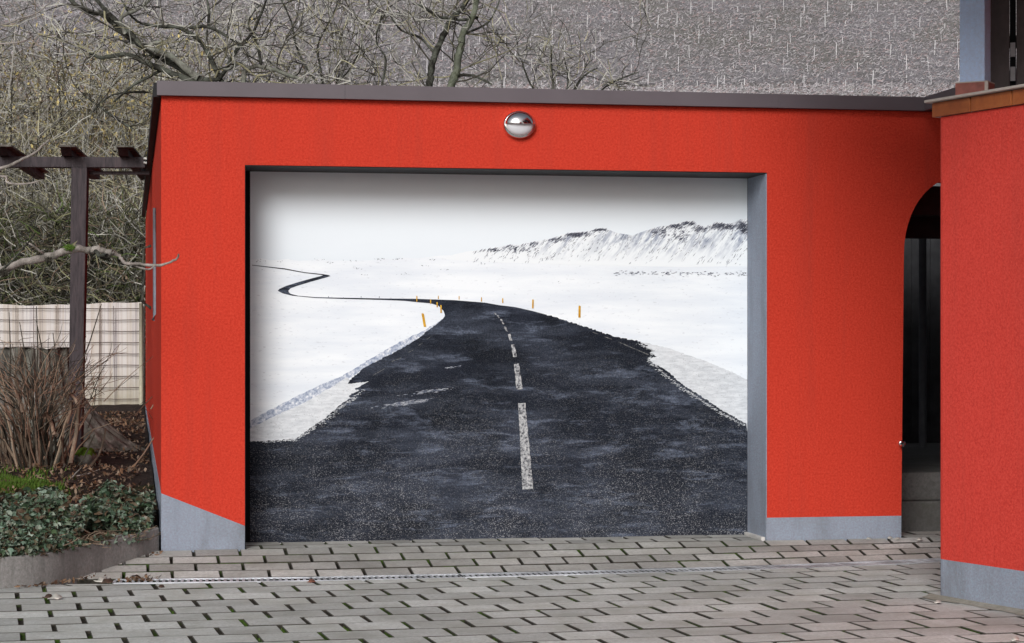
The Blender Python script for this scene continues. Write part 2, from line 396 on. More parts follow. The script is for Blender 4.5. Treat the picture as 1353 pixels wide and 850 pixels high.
def s_line(n):
    return n.ramp(n.noise(70, 3, 0.7), [(0.36, (0.05, 0.05, 0.06, 1)), (0.5, (0.32, 0.33, 0.35, 1)), (0.68, (0.6, 0.6, 0.61, 1))])
p_sky = pmat('picture_sky', s_sky); p_snow = pmat('picture_snow', s_snow); p_bank = pmat('picture_snow_bank', s_bank)
p_verge = pmat('picture_verge', s_verge); p_road = pmat('picture_asphalt', s_road); p_line = pmat('picture_paint', s_line)
p_rock = pmat('picture_rock', lambda n: n.ramp(n.island(), [(0.0, (0.035, 0.04, 0.065, 1)), (0.5, (0.13, 0.14, 0.19, 1)), (1.0, (0.36, 0.38, 0.45, 1))]))
p_post = pmat('picture_yellow', lambda n: n.ramp(n.noise(40, 2), [(0.4, (0.50, 0.26, 0.02, 1)), (0.6, (0.68, 0.40, 0.05, 1))]))
p_dim = pmat('picture_worn_paint', lambda n: n.ramp(n.noise(90, 3, 0.7), [(0.35, (0.03, 0.035, 0.045, 1)), (0.65, (0.22, 0.22, 0.22, 1))]))
p_brd = pmat('picture_border', lambda n: n.ramp(n.noise(20, 2), [(0.4, (0.45, 0.47, 0.5, 1)), (0.6, (0.6, 0.62, 0.66, 1))]))
p_drift = pmat('picture_drift', lambda n: n.ramp(n.noise(50, 4, 0.7, n.mapping(scale=(0.5, 1, 1.5))), [(0.4, (0.12, 0.14, 0.20, 1)), (0.6, (0.55, 0.58, 0.64, 1))]))
T0 = TD
def sheet(name, pts, k, m, lab=None):
    mb = MB(); mb.sheet([D(*p) for p in pts], T0-0.0006*k, 0); o = mb.build(name, m, door)
    if lab: o['label'] = lab
    return o
sheet('printed_sky', [(320, 215), (1010, 215), (1010, 360), (320, 360)], 1, p_sky)
snow_top = [(320, 344), (337, 342.5), (346, 341.5), (356, 344), (372, 343.5), (380, 342), (395, 345), (416, 344), (424, 341.5), (430, 344), (470, 345), (500, 343.5), (505, 341.5), (520, 343), (535, 340.5), (552, 341.5), (580, 338), (600, 337), (1010, 337)]
sheet('printed_snowfield', [(1010, 730), (320, 730)]+jag(snow_top, 0.35, 4, 3), 2, p_snow)
ridge = [(585, 341), (600, 336.5), (615, 333), (629.6, 331), (645, 329), (659, 326.5), (672, 324), (688.7, 323), (703, 320), (718, 317), (733, 314), (745, 309.5), (756.7, 307.5), (768, 307), (777, 306), (786, 303), (795, 301.6), (804, 303.5), (810, 306), (822, 309), (836.5, 311), (848, 306.5), (860, 302.5), (872, 299), (884, 297.5), (895, 295), (904.5, 292.7), (916, 293.3), (922, 298), (931, 299), (940, 296.5), (946, 293), (955, 295.5), (963.6, 296), (971, 293), (978.4, 290), (1010, 286)]
rj = jag(ridge, 0.8, 3, 5)
sheet('printed_mountain', [(1010, 352), (900, 353), (760, 350), (660, 347), (590, 343)]+rj, 3, pmat('picture_mountain_snow', s_mount))
def ridge_y(u):
    for (x0, y0), (x1, y1) in zip(ridge[:-1], ridge[1:]):
        if x0 <= u <= x1: return y0+(y1-y0)*(u-x0)/(x1-x0)
    return 340
# rock showing through the snow: short slanting streaks
mb = MB(); r = random.Random(11)
def streak(u, v, ln, w, ang, k):
    dx, dy = math.cos(ang), math.sin(ang); p = []
    n = 4
    for i in range(n+1):
        f = i/n-0.5; ww = w*(0.35+0.9*(1-abs(2*f))*r.uniform(0.6, 1.3))
        p.append((u+dx*ln*f-dy*ww*0.5, v-dy*ln*f-dx*ww*0.5))
    for i in range(n, -1, -1):
        f = i/n-0.5; ww = w*(0.2+0.8*(1-abs(2*f))*r.uniform(0.5, 1.2))
        p.append((u+dx*ln*f+dy*ww*0.5, v-dy*ln*f+dx*ww*0.5))
    if max(q[0] for q in p) < 989: mb.sheet([D(*q) for q in p], T0-0.0006*k)
blobs = [(700, 322, 14, 3, 20), (735, 316, 16, 3, 40), (765, 309, 20, 3, 70), (790, 303.5, 14, 2.2, 70), (757, 311, 12, 3, 30), (873, 306, 12, 6, 45), (893, 299, 14, 4, 60), (910, 294.5, 10, 3, 50), (925, 303, 10, 4, 45), (950, 299, 10, 4, 80), (963, 300, 10, 3, 50), (980, 298, 8, 5, 70), (984, 305, 6, 5, 40), (650, 330, 22, 2.4, 28), (672, 326, 10, 2, 14), (690, 330, 22, 3, 24), (900, 312, 12, 8, 35)]
for cx, cy, rx, ry, n_ in blobs:
    for i in range(int(n_*1.8)):
        u = r.gauss(cx, rx*0.5); v = r.gauss(cy, ry*0.55)
        if v > ridge_y(u)+0.6: streak(u, v, r.uniform(2.0, 6.5), r.uniform(0.4, 1.15), math.radians(r.uniform(25, 50)), 4)
for i in range(1500):
    u = 625+365*(1-r.random()**1.6); top = ridge_y(u); base = 346+(u-600)*0.012
    f = r.random()**1.5; v = top+1.5+(base-top-2)*f
    if mnoise.noise(Vector(((u+v*0.75)*0.16, (v-u*0.3)*0.035, 2))) < 0.04: continue
    streak(u, v, r.uniform(1.5, 5.5)*(1+0.4*(u > 850)), r.uniform(0.25, 0.62), math.radians(r.uniform(36, 66)), 4)
for i in range(150):                      # boulders on the plain
    u = r.uniform(810, 988); v = 361+r.gauss(0, 1.5)+(u-800)*0.008
    streak(u, v, r.uniform(1.5, 4), r.uniform(0.4, 1.0), math.radians(r.uniform(-10, 20)), 4)
for cx, cy, n_ in [(473, 355.5, 8), (438, 347, 5), (533, 363, 5), (481, 362.5, 4), (465, 345, 6), (560, 352, 4), (420, 343, 6), (527, 342.5, 9), (345, 344.5, 6), (372, 346, 5), (500, 342.5, 7), (575, 343, 6), (590, 356, 4), (733, 374, 2), (348, 357, 2), (640, 348, 5)]:
    for i in range(n_): streak(cx+r.gauss(0, 4), cy+r.gauss(0, 0.8), r.uniform(0.8, 2.6), r.uniform(0.3, 0.8), math.radians(r.uniform(-10, 30)), 4)
mb.build('printed_rocks', p_rock, door)
# banks and verges
verge_l = [(320, 586), (329, 584), (360, 583), (389, 580), (410, 567), (430, 553), (442, 542), (455, 532), (470, 521), (478, 512), (488, 504), (472, 505), (460, 507), (462, 502), (458, 499), (440, 510), (420, 522), (404, 531), (385, 540), (367, 548), (345, 559), (320, 571)]
bank_l = [(320, 573), (345, 561), (367, 550), (404, 533), (440, 512), (462, 500), (480, 488), (524, 465), (553, 448), (586, 423), (589, 414), (586, 421), (560, 437), (528, 452), (490, 474), (452, 497), (430, 506), (395, 522), (360, 540), (320, 562)]
verge_r = [(843, 451), (862, 455), (885, 461), (910, 470), (935, 478), (960, 489), (1010, 512), (1010, 575), (986, 562), (960, 550), (930, 530), (901, 512), (880, 495), (850, 474), (858, 462)]
bank_r = [(740, 416), (765, 421), (800, 428), (850, 441), (900, 452), (950, 467), (1010, 492), (1010, 516), (960, 492), (910, 472), (860, 457), (800, 441), (752, 424)]
sheet('printed_snow_bank', jag(bank_l, 0.8, 3, 1), 3, p_bank)
sheet('printed_snow_bank', jag(bank_r, 1.0, 3, 2), 3, p_snow)
sheet('printed_verge', jag(verge_l, 1.0, 2.5, 3), 4, p_verge); sheet('printed_verge', jag(verge_r, 1.1, 2.5, 4), 4, p_verge)
road_left = [(320, 585), (329, 583.5), (345, 583), (375, 581), (390, 580), (401, 573), (414, 563), (430, 552), (442, 542), (452, 533), (463, 526), (461, 522), (474, 516), (468, 514), (480, 508), (488, 504), (475, 505.5), (460, 507), (462, 502), (480, 487), (502, 475), (524, 464), (540, 455), (553, 447), (561, 440), (575, 430), (585, 421.5), (588, 417.5), (586, 411), (579, 404), (569, 401), (553, 399.6), (534, 397.6), (508, 396.5), (447, 394.9), (416, 393.9), (386, 390.8), (374, 388), (367, 384.5), (369, 382), (378, 378), (394, 373), (412, 368), (424, 364.9), (426.6, 364.2), (424.6, 363.4), (402, 360.9), (376, 356.2), (333, 350.9)]
road_far = [(333, 350.2), (376, 354.8), (402, 359.8), (426.6, 362.4), (434, 363.6), (436.5, 364.8), (433, 366), (430, 367), (412, 372), (392, 378), (384, 381), (381, 384), (381.5, 386.5), (384, 388.5), (394, 391), (416.5, 392.8), (447, 393.5), (508, 394.6), (548.6, 395), (600, 396.8), (640, 400), (660, 403.5), (680, 405.8), (703, 411), (722, 416)]
road_right = [(722, 416), (741, 421.5), (760, 428), (780, 434), (798, 440.5), (817, 446), (842, 450.5), (850, 455), (857, 456.5), (853, 460), (866, 463), (858, 466), (868, 471), (857, 474), (860, 477.5), (870, 483), (882.5, 491), (901, 508), (930, 526), (952, 541), (986, 560.5), (1010, 572), (1010, 730), (320, 730)]
RJ = jag(road_left[:26], 1.0, 2.0, 8)+road_left[26:]+road_far+jag(road_right[:-3], 1.3, 1.8, 9)+road_right[-3:]
sheet('printed_road', RJ, 5, p_road)
dr = random.Random(4)
def soft_patch(name, m, k, spots, seed):
    # many thin slivers thinning out towards the rim, so that the patch has no outline
    r = random.Random(seed); mb = MB()
    for u, v, ln, w, n_ in spots:
        for i in range(n_):
            x = r.gauss(0, 0.25); y = r.gauss(0, 0.3); L = r.uniform(1.5, 6)*(ln/30)**0.5; t = r.uniform(0.18, 0.5)
            cx = u+x*ln; cy = v-x*ln*0.13+y*w
            mb.sheet([D(*q) for q in [(cx-L/2, cy+L*0.06), (cx, cy-t), (cx+L/2, cy-L*0.06), (cx, cy+t)]], T0-0.0006*k)
    mb.build(name, m, door)
soft_patch('printed_snow_drift', p_drift, 6, [(535, 533, 60, 4.5, 170)], 1)
soft_patch('printed_snow_drift', p_drift, 6, [(570, 517, 48, 3.5, 110)], 2)
soft_patch('printed_snow_drift', p_drift, 6, [(598, 485.5, 20, 1.5, 26)], 3)
# slush thinning out along the road edges
def slush(path, seed, reach, dens):
    r = random.Random(seed); mb = MB()
    for (x0, y0), (x1, y1) in zip(path[:-1], path[1:]):
        for i in range(int(math.hypot(x1-x0, y1-y0)*dens)):
            f = r.random(); d = abs(r.gauss(0, reach)); cx = x0+(x1-x0)*f+(d if x0 < 600 else -d); cy = y0+(y1-y0)*f+r.uniform(-1, 1)+d*0.2; L = r.uniform(0.8, 4.5); t = r.uniform(0.15, 0.45)
            if cx+L > 988 or cx-L < 331: continue
            mb.sheet([D(*q) for q in [(cx-L/2, cy+L*0.1), (cx, cy-t), (cx+L/2, cy-L*0.1), (cx, cy+t)]], T0-0.0006*6)
    mb.build('printed_slush', p_verge, door)
slush([(345, 584), (389, 581), (410, 567), (430, 553), (442, 543), (455, 533), (480, 514)], 1, 2.4, 1.8)
slush([(986, 562), (960, 549), (930, 530), (901, 511), (880, 495), (858, 476), (866, 464), (845, 453)], 2, 2.6, 1.8)
for q in [[(684.6, 533), (693.8, 532.3), (704.5, 646), (690, 646.8)], [(679, 481), (685.3, 480), (690.4, 514), (682.2, 514.8)], [(675.3, 455.7), (679.3, 455), (683, 471.8), (677.7, 472)], [(671, 442), (674, 441), (676.6, 450.3), (673.4, 450.6)], [(665.6, 432), (667.8, 431), (671, 438), (668.6, 438.4)], [(660.6, 422), (662.6, 421.4), (666, 428.3), (664, 428.8)], [(656, 416.8), (657.6, 416.4), (660.4, 420.2), (658.6, 420.5)], [(652.4, 413), (653.6, 412.8), (656, 415.6), (654.6, 415.8)]]:
    sheet('printed_lane_dash', jag(q+[q[0]], 0.35, 2.2, 5)[:-1], 7, p_line)
for a, b, w in [((493, 496), (508, 487.5), 0.9), ((517, 478), (530, 473), 1.0), ((539, 466), (546, 462.5), 0.9), ((553, 456.5), (558, 453.8), 0.8), ((563.6, 448.6), (568, 445.7), 0.7), ((817, 452), (857, 469), 1.1), ((798.6, 445), (808, 448.4), 1.0), ((783, 439), (790, 441.6), 0.8)]:
    sheet('printed_edge_line', [(a[0], a[1]-w*0.5), (b[0], b[1]-w*0.5), (b[0], b[1]+w*0.5), (a[0], a[1]+w*0.5)], 7, p_dim)
for u0, v0, u1, v1, w in [(558.3, 414.4, 561.3, 432, 3.2), (582.4, 403.5, 582.6, 413.5, 1.9), (577.3, 399.5, 577.5, 406, 1.6), (568.8, 396, 568.8, 401.6, 1.4), (550.6, 391.4, 550.6, 398.7, 1.4), (579, 391, 579, 395, 1.0), (606.4, 391.5, 606.4, 396, 1.0), (636, 393.2, 636, 398.5, 1.2), (664, 394.4, 664, 400.5, 1.5), (704, 396, 703.8, 407.6, 2.1), (765.6, 404.4, 765.4, 419.8, 2.9)]:
    o = sheet('printed_marker_post', [(u0-w/2, v0+0.2), (u0, v0-0.4), (u0+w/2, v0+0.4), (u1+w/2, v1), (u1-w/2, v1)], 8, p_post)
for u, v in [(434, 391.5), (477, 391.5), (501, 391.8), (453.5, 393)]:
    sheet('printed_marker_post', [(u-0.35, v), (u+0.35, v), (u+0.35, v+2), (u-0.35, v+2)], 8, p_rock)
mb = MB(); mb.box(sDL, sDR, TD-0.014, TD+0.004, ZB-0.01, Zb_+0.0015); mb.build('door_sill', m_white, G)
mb = MB(); mb.box(sDL+0.005, L0-0.001, TD-0.02, TD+0.004, ZB, zD-0.007); mb.build('door_seal', m_black, G)
mb = MB(); mb.box(sDR-0.03, sDR-0.0065, 0.02, TD-0.016, ZB-0.01, ZB+0.014); mb.build('door_sill', m_white, G)
# passage behind the arch
sPL = sAL-0.02; sPR = SEND-0.3
mb = MB()
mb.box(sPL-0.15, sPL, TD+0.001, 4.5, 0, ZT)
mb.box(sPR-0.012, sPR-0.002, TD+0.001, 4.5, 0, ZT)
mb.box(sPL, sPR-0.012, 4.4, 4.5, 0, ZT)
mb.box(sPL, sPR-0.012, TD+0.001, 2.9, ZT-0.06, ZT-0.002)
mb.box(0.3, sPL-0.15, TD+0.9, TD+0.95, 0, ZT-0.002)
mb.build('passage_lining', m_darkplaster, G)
mb = MB(); mb.box(sPL, sPR-0.012, 0.55, 0.75, 2.02, 2.2); mb.box(sPL, sPR-0.012, 0.95, 1.05, 1.9, 2.04); mb.build('passage_beam', m_brownwood, G)
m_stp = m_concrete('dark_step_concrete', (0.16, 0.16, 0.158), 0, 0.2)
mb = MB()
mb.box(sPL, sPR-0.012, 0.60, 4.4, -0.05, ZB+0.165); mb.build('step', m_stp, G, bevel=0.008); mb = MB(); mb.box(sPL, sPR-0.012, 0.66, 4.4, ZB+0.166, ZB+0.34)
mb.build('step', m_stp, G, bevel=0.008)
sb = wp(1216, 500, 4.3)[0]; mb = MB(); mb.box(sb-0.42, sb+0.42, 4.35, 4.395, ZB+0.345, ZB+2.3)
for q in range(5): mb.box(sb-0.38+q*0.16, sb-0.26+q*0.16, 4.335, 4.348, ZB+0.40, ZB+2.25)
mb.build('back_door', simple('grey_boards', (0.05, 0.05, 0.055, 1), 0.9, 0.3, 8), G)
mb = MB(); sq = wp(1219, 500, 3.6)[0]; mb.tube([(sq, 3.6, ZB+0.34), (sq, 3.6, 2.55)], 0.03, 10); mb.build('drain_pipe', simple('grey_pipe', (0.13, 0.13, 0.14, 1), 0.5), G, True)
# knob on the arch edge
s0, z0 = wp(1189, 586); mb = MB()
mb.tube([(s0, 0.0, z0), (s0, -0.012, z0), (s0, -0.02, z0), (s0, -0.042, z0), (s0, -0.042, z0)], [0.011, 0.011, 0.018, 0.019, 0.009], 14)
mb.build('door_knob', m_chrome, G, True)
# pipe and bracket on the side wall
def sidep(u, v):
    a = (u-CU)/F; lam = A.dot(EX)/(a*EX.x+EX.y) if abs(a*EX.x+EX.y) > 1e-9 else 20
    P = Vector((a*lam, lam, 0)); return (P-A).dot(EY), H+lam*(HV-v)/F
t1, z1 = sidep(206.5, 275); t2, z2 = sidep(206.5, 415)
mb = MB(); mb.tube([(-0.012, t1, z1), (-0.012, t1, z2), (-0.02, t1-0.02, z2-0.04)], 0.011, 8); mb.build('downpipe', m_blue, G, True)
t1, z1 = sidep(200, 325); mb = MB(); mb.tube([(0.0, t1, z1), (-0.06, t1, z1-0.02), (-0.07, t1, z1-0.45), (0.0, t1, z1-0.5)], 0.012, 6)
for k in range(4): mb.tube([(-0.068, t1, z1-0.08-0.1*k), (-0.12, t1-0.03, z1-0.05-0.1*k)], 0.006, 5)
mb.build('wall_bracket', m_barkdark, G)

# round wall lamp
sl, zl = wp(685.3, 165.5); Lr = empty('wall_lamp', W(sl, 0, zl), TH)
tag(Lr, 'round chrome bulkhead lamp with frosted lower half on the red wall above the garage door', 'lamp')
def dome(mb, rx, rz, dep, y0, a0, a1, nr=10, na=40, m=0, cx=0, cz=0):
    b = len(mb.v)
    for i in range(nr+1):
        q = math.pi/2*i/nr
        for k in range(na+1):
            a = a0+(a1-a0)*k/na
            mb.v.append((cx+rx*math.cos(q)*math.cos(a), y0-dep*math.sin(q), cz+rz*math.cos(q)*math.sin(a)))
    for i in range(nr):
        for k in range(na):
            p = b+i*(na+1)+k; mb.f.append((p, p+1, p+na+2, p+na+1)); mb.m.append(m)
def disc(mb, rx, rz, y0, y1, n=48):
    b = len(mb.v)
    prof = [(1.0, y0), (1.0, y0+(y1-y0)*0.6), (0.97, y0+(y1-y0)*0.9), (0.90, y1), (0.80, y1)]
    for f, y in prof:
        for k in range(n):
            a = 2*math.pi*k/n; mb.v.append((rx*f*math.cos(a), y, rz*f*math.sin(a)))
    for i in range(len(prof)-1):
        for k in range(n):
            k2 = (k+1) % n; mb.f.append((b+i*n+k, b+i*n+k2, b+(i+1)*n+k2, b+(i+1)*n+k)); mb.m.append(0)
    mb.f.append(tuple(b+(len(prof)-1)*n+k for k in range(n))); mb.m.append(0)
mb = MB(); disc(mb, 0.094, 0.078, 0.0, -0.038); mb.build('base_ring', m_chrome, Lr, True)
mb = MB(); dome(mb, 0.076, 0.062, 0.030, -0.0385, 0, 2*math.pi); mb.build('glass', m_frost, Lr, True)
mb = MB(); dome(mb, 0.083, 0.068, 0.048, -0.0392, math.radians(2), math.radians(178)); ho = mb.build('hood', m_chrome, Lr, True)
so = ho.modifiers.new('thick', 'SOLIDIFY'); so.thickness = 0.003; so.offset = 1

# ------------------------------------------------------------------ TERRACE BUILDING on the right
C0 = on_z(1237, 790); WD = Vector((0.441, -0.897, 0)).normalized(); WN = Vector((0.897, 0.441, 0)).normalized()
TR = empty('terrace_building', C0)
tag(TR, 'red stucco terrace block with terracotta tile edge at the right of the arch', 'building')
zw = 1.228+(454-156)*C0.y/F; ztile = 1.228+(454-136)*C0.y/F; zpl = 1.228+(454-738)*C0.y/F
def TW(a, b, z): return WD*a+WN*b+Vector((0, 0, z))
def tprism(outl, z0, z1, m, name, par=TR, bevel=0):
    mb = MB(); mb.prism(outl, lambda a, b: TW(a, b, z0), lambda a, b: TW(a, b, z1)); return mb.build(name, m, par, bevel=bevel)
def rounded(a0, a1, b0, b1, r_=0.05, off=0.0):
    pts = []
    for k in range(7):
        q = math.pi*0.5*k/6; pts.append((a0-off+r_-r_*math.cos(q) if True else 0, b0-off+r_-r_*math.sin(q)))
    return pts+[(a1, b0-off), (a1, b1), (a0-off, b1)]
tprism(rounded(0, 6.5, 0, 4), zpl, zw, m_red2, 'front_wall')
tprism(rounded(0, 6.5, 0, 4, 0.05, 0.0), -0.1, zpl, m_blue, 'plinth')
mb = MB(); a = -0.018; tl = 0.155*C0.y/10.27
pit = 0.298
mb2 = MB()
mb2.prism([(-0.006, -0.004), (6.5, -0.004), (6.5, 4), (-0.006, 4)], lambda a, b: TW(a, b, zw+0.003), lambda a, b: TW(a, b, ztile-0.004)); mb2.build('parapet_core', m_grout, TR)
k = 0
while a < 6.4:
    e = min(a+pit, 6.45)
    mb.obox(TW((a+e)/2, -0.010, (zw+ztile)/2), WD*((e-a)/2-0.005), WN*0.006, Vector((0, 0, (ztile-zw)/2-0.002))); a = e
for k in range(12):
    mb.obox(TW(-0.012, 0.0+k*pit+0.149, (zw+ztile)/2), WD*0.0055, WN*(pit/2-0.004), Vector((0, 0, (ztile-zw)/2-0.002)))
mb.build('tile_edge', m_tile, TR, bevel=0.003)
tprism([(-0.042, -0.042), (6.5, -0.042), (6.5, 4), (-0.042, 4)], ztile, ztile+0.014, m_grout, 'terrace_floor', bevel=0.004)
mb = MB(); c_ = C0
mb.box(2.78-c_.x, 8-c_.x, 6.0-c_.y, 11.0-c_.y, ztile+0.015, 5.6); mb.build('added_shade_storey', m_red2, TR)  # unseen block, added to keep light off the garage wall's right end
mb = MB(); mb.box(1.25-c_.x, 8.3-c_.x, 8.0-c_.y, 10.95-c_.y, 3.45, 3.65); mb.build('added_shade_roof', m_brownwood, TR)  # out-of-view slab, added and sized to cast shade on the garage wall
# pillar
PX = empty('terrace_pillar', (0, 0, 0)); pc = at(1288.5, 115, 10.32); pc.z = C0.z+ztile+0.014
PX.location = pc; PX.rotation_euler = (0, 0, math.radians(-30+1))
tag(PX, 'pale blue square pillar on a red tiled foot above the terrace edge', 'pillar')
mb = MB(); mb.box(-0.062, 0.062, -0.052, 0.052, 0.085, 2.4); mb.build('shaft', m_bluep, PX, bevel=0.004)
mb = MB(); mb.box(-0.079, 0.079, -0.064, 0.06, 0.0, 0.083); mb.build('tiled_foot', m_tile2, PX)
mb = MB(); mb.box(0.066, 0.082, -0.066, -0.052, 0.001, 0.084); mb.box(-0.08, 0.08, -0.065, 0.061, 0.0835, 0.0885); mb.build('edge_trim', m_grout, PX)
RL = empty('balcony_screen', (0, 0, 0)); rc = at(1311, 115, 10.6); rc.z = pc.z; RL.location = rc; RL.rotation_euler = (0, 0, math.radians(-12))
tag(RL, 'dark brown wooden board screen with grey brackets beside the blue pillar', 'screen')
xs = [(-0.02, 0.084), (0.118, 0.30), (0.304, 0.5), (0.504, 0.7)]
for x0, x1 in xs:
    mb = MB(); mb.box(x0, x1, 0, 0.03, 0.01, 1.6); mb.build('board', m_brownwood, RL, bevel=0.003)
mb = MB(); mb.box(-0.02, 0.7, 0.034, 0.07, 0.3, 0.36); mb.build('rail', m_brownwood, RL); mb = MB(); mb.box(-0.02, 0.7, 0.034, 0.07, 1.3, 1.36); mb.build('rail', m_brownwood, RL)
m_brk = simple('dull_steel', (0.20, 0.20, 0.22, 1), 0.5)
for z in (0.25, 0.13):
    mb = MB(); mb.box(0.088, 0.112, -0.004, 0.01, z-0.0, z+0.07); mb.build('bracket', m_brk, RL)
mb = MB(); mb.box(0.086, 0.116, 0.031, 0.033, 0.0, 1.6); mb.build('backing_strip', m_black, RL)

# ------------------------------------------------------------------ DRIVEWAY
drain_px = [(150, 768.6), (200, 768), (413, 765.4), (610, 761), (800, 756.3), (990, 751), (1120, 745.8), (1235, 741), (1330, 736)]
DR = [on_z(u, v) for u, v in drain_px]
DR = [DR[0]+(DR[0]-DR[1])*12]+DR+[DR[-1]+(DR[-1]-DR[-2])*8]
def drain_y(x):
    for p, q in zip(DR[:-1], DR[1:]):
        if p.x <= x <= q.x: return p.y+(q.y-p.y)*(x-p.x)/(q.x-p.x)
    return DR[0].y if x < DR[0].x else DR[-1].y
def drain_t(s):           # local t of the drain for a given s
    t = -0.7
    for _ in range(8):
        P = W(s, t, 0); t += (drain_y(P.x)-P.y)/EY.y*0.9
    return t
def paver(mb, c4, h=0.06, bev=0.003, jz=0.0):
    # c4: four top corners (counter clockwise); a stone with a small chamfer
    cen = sum(c4, Vector())/4
    top = [p+(cen-p).normalized()*bev*1.4 for p in c4]
    lo = [p-Vector((0, 0, bev)) for p in c4]; bt = [p-Vector((0, 0, h)) for p in c4]
    jz_ = Vector((0, 0, jz)); top = [p+jz_ for p in top]; lo = [p+jz_ for p in lo]
    b = len(mb.v); mb.add(top+lo+bt, [(0, 1, 2, 3)])
    mb.f += [tuple(b+q for q in (4+i, 4+(i+1) % 4, (i+1) % 4, i)) for i in range(4)]; mb.m += [2]*4
    mb.f += [tuple(b+q for q in (8+i, 8+(i+1) % 4, 4+(i+1) % 4, 4+i)) for i in range(4)]; mb.m += [1]*4
PH = math.radians(14.0); fx = Vector((math.cos(PH), math.sin(PH), 0)); fy = Vector((-math.sin(PH), math.cos(PH), 0))
mb = MB(); r = random.Random(3); pw, pd = 0.272, 0.248; O = Vector((0.0, 9.0, 0)); joints = []
for j in range(-48, 16):
    for i in range(-34, 34):
        off = (0.5 if j % 2 else 0.0)*pw+0.03
        gx = 0.0095; gy = 0.0062
        cs = []
        for (a, b) in ((0, 0), (1, 0), (1, 1), (0, 1)):
            x = i*pw+off+(gx if a == 0 else pw-gx)+r.uniform(-0.0015, 0.0015); y = j*pd+(gy if b == 0 else pd-gy)+r.uniform(-0.001, 0.001)
            bend = 0.0042*max(-3.0, min(3.0, x))**2*(1 if x < 0 else 0.7)    # rows bow slightly
            P = O+fx*x+fy*(y+bend*(-1 if x < 0 else 1)*0.0+(-0.010*x*abs(x) if x < 0 else 0)); cs.append(P)
        lim = [drain_y(p.x)-0.097 for p in cs]
        if all(p.y > l-0.02 for p, l in zip(cs, lim)): continue
        for p, l in zip(cs, lim):
            if p.y > l: p.y = l
        if (cs[2].y-cs[1].y) < 0.015: continue
        if cs[0].x < -5.5 or cs[1].x > 5.5 or cs[0].y < -3: continue
        z = r.uniform(-0.0015, 0.0015); cs = [p+Vector((0, 0, z+r.uniform(-0.0012, 0.0012))) for p in cs]
        paver(mb, cs); joints.append((cs[1]+cs[2])/2+fx*gx)
mb.build('driveway_paving', [m_paver, m_joint, m_pedge], None); tag(bpy.data.objects['driveway_paving'], kind='structure')
mb = MB(); r = random.Random(5)
for j in range(0, 6):
    w = 0.252
    for i in range(-6, 30):
        s0_ = i*w+(0.5*w if j % 2 else 0.0)+0.05; cs = []
        for (a, b) in ((0, 0), (1, 0), (1, 1), (0, 1)):
            s = s0_+(0.0065 if a == 0 else w-0.0065)+r.uniform(-0.002, 0.002)
            if j < 4:
                t0 = drain_t(s)+0.10; f = (j+b)/4+(0.014 if b == 0 else -0.014); t = t0*(1-f)+0.004*f; z = ZB*f
            else:
                t = 0.004+(j-4+b)*0.18+(0.003 if b == 0 else -0.003); z = ZB
            cs.append(W(s, t, z))
        sc_ = s0_+w/2
        if j >= 4 and not (sDL-0.1 < sc_ < sDR+0.1 or sAL < sc_ < SEND-0.3): continue
        if sc_ < -0.35: continue
        if j >= 4:
            lo_, hi_ = (sDL+0.008, sDR-0.04) if sc_ < sDR+0.1 else (sAL+0.004, sPR-0.02)
            for q in cs:
                l_ = (q-A).dot(EX); n_ = min(max(l_, lo_), hi_); q += EX*(n_-l_)
            if (cs[1]-cs[0]).length < 0.03: continue
        z = r.uniform(-0.002, 0.002); paver(mb, [q+Vector((0, 0, z)) for q in cs])
mb.build('threshold_paving', [m_paver_back, m_joint, m_pedge], None); tag(bpy.data.objects['threshold_paving'], kind='structure')
# joint bed, a sheet just under the stones
mb = MB(); nx = 60
xs = [-6+12*i/nx for i in range(nx+1)]
top = []
for x in xs:
    yd = drain_y(x); yw = (A+EX*((x-A.x)/EX.x)).y
    top.append([(x, -4, -0.013), (x, yd-0.11, -0.013), (x, yd-0.09, -0.07), (x, yd+0.09, -0.07), (x, yw, ZB-0.014), (x, yw+0.5, ZB-0.014)])
vs = [p for c in top for p in c]; fs = []
for i in range(nx):
    for k in range(5): fs.append((i*6+k, (i+1)*6+k, (i+1)*6+k+1, i*6+k+1))
mb.add(vs, fs); mb.build('paving_bed', m_joint, None); tag(bpy.data.objects['paving_bed'], kind='structure')
# moss tufts standing in some joints
mb = MB(); r = random.Random(9)
for P in joints:
    if not (6.5 < P.y < 11.3 and abs(P.x) < 3.2): continue
    if mnoise.noise(Vector((P.x*0.8+5, P.y*0.9, 0))) < -0.02+0.12*(P.x > 0.8) or r.random() < 0.35: continue
    for k in range(r.randint(8, 26)):
        q = P+fx*r.uniform(-0.011, 0.011)+fy*r.uniform(-0.11, 0.11)*r.random(); a = r.uniform(0, 6.28); l = r.uniform(0.006, 0.018)
        d = Vector((math.cos(a), math.sin(a), 0))
        b0 = q+Vector((0, 0, -0.014)); mb.add([b0-d*0.004, b0+d*0.004, b0+Vector((d.y, -d.x, 0))*l*0.4+Vector((0, 0, l))], [(0, 1, 2)])
mb.build('moss_tufts', m_grass, None); tag(bpy.data.objects['moss_tufts'], 'tufts of green moss growing in the joints of the driveway stones', 'moss', kind='stuff')
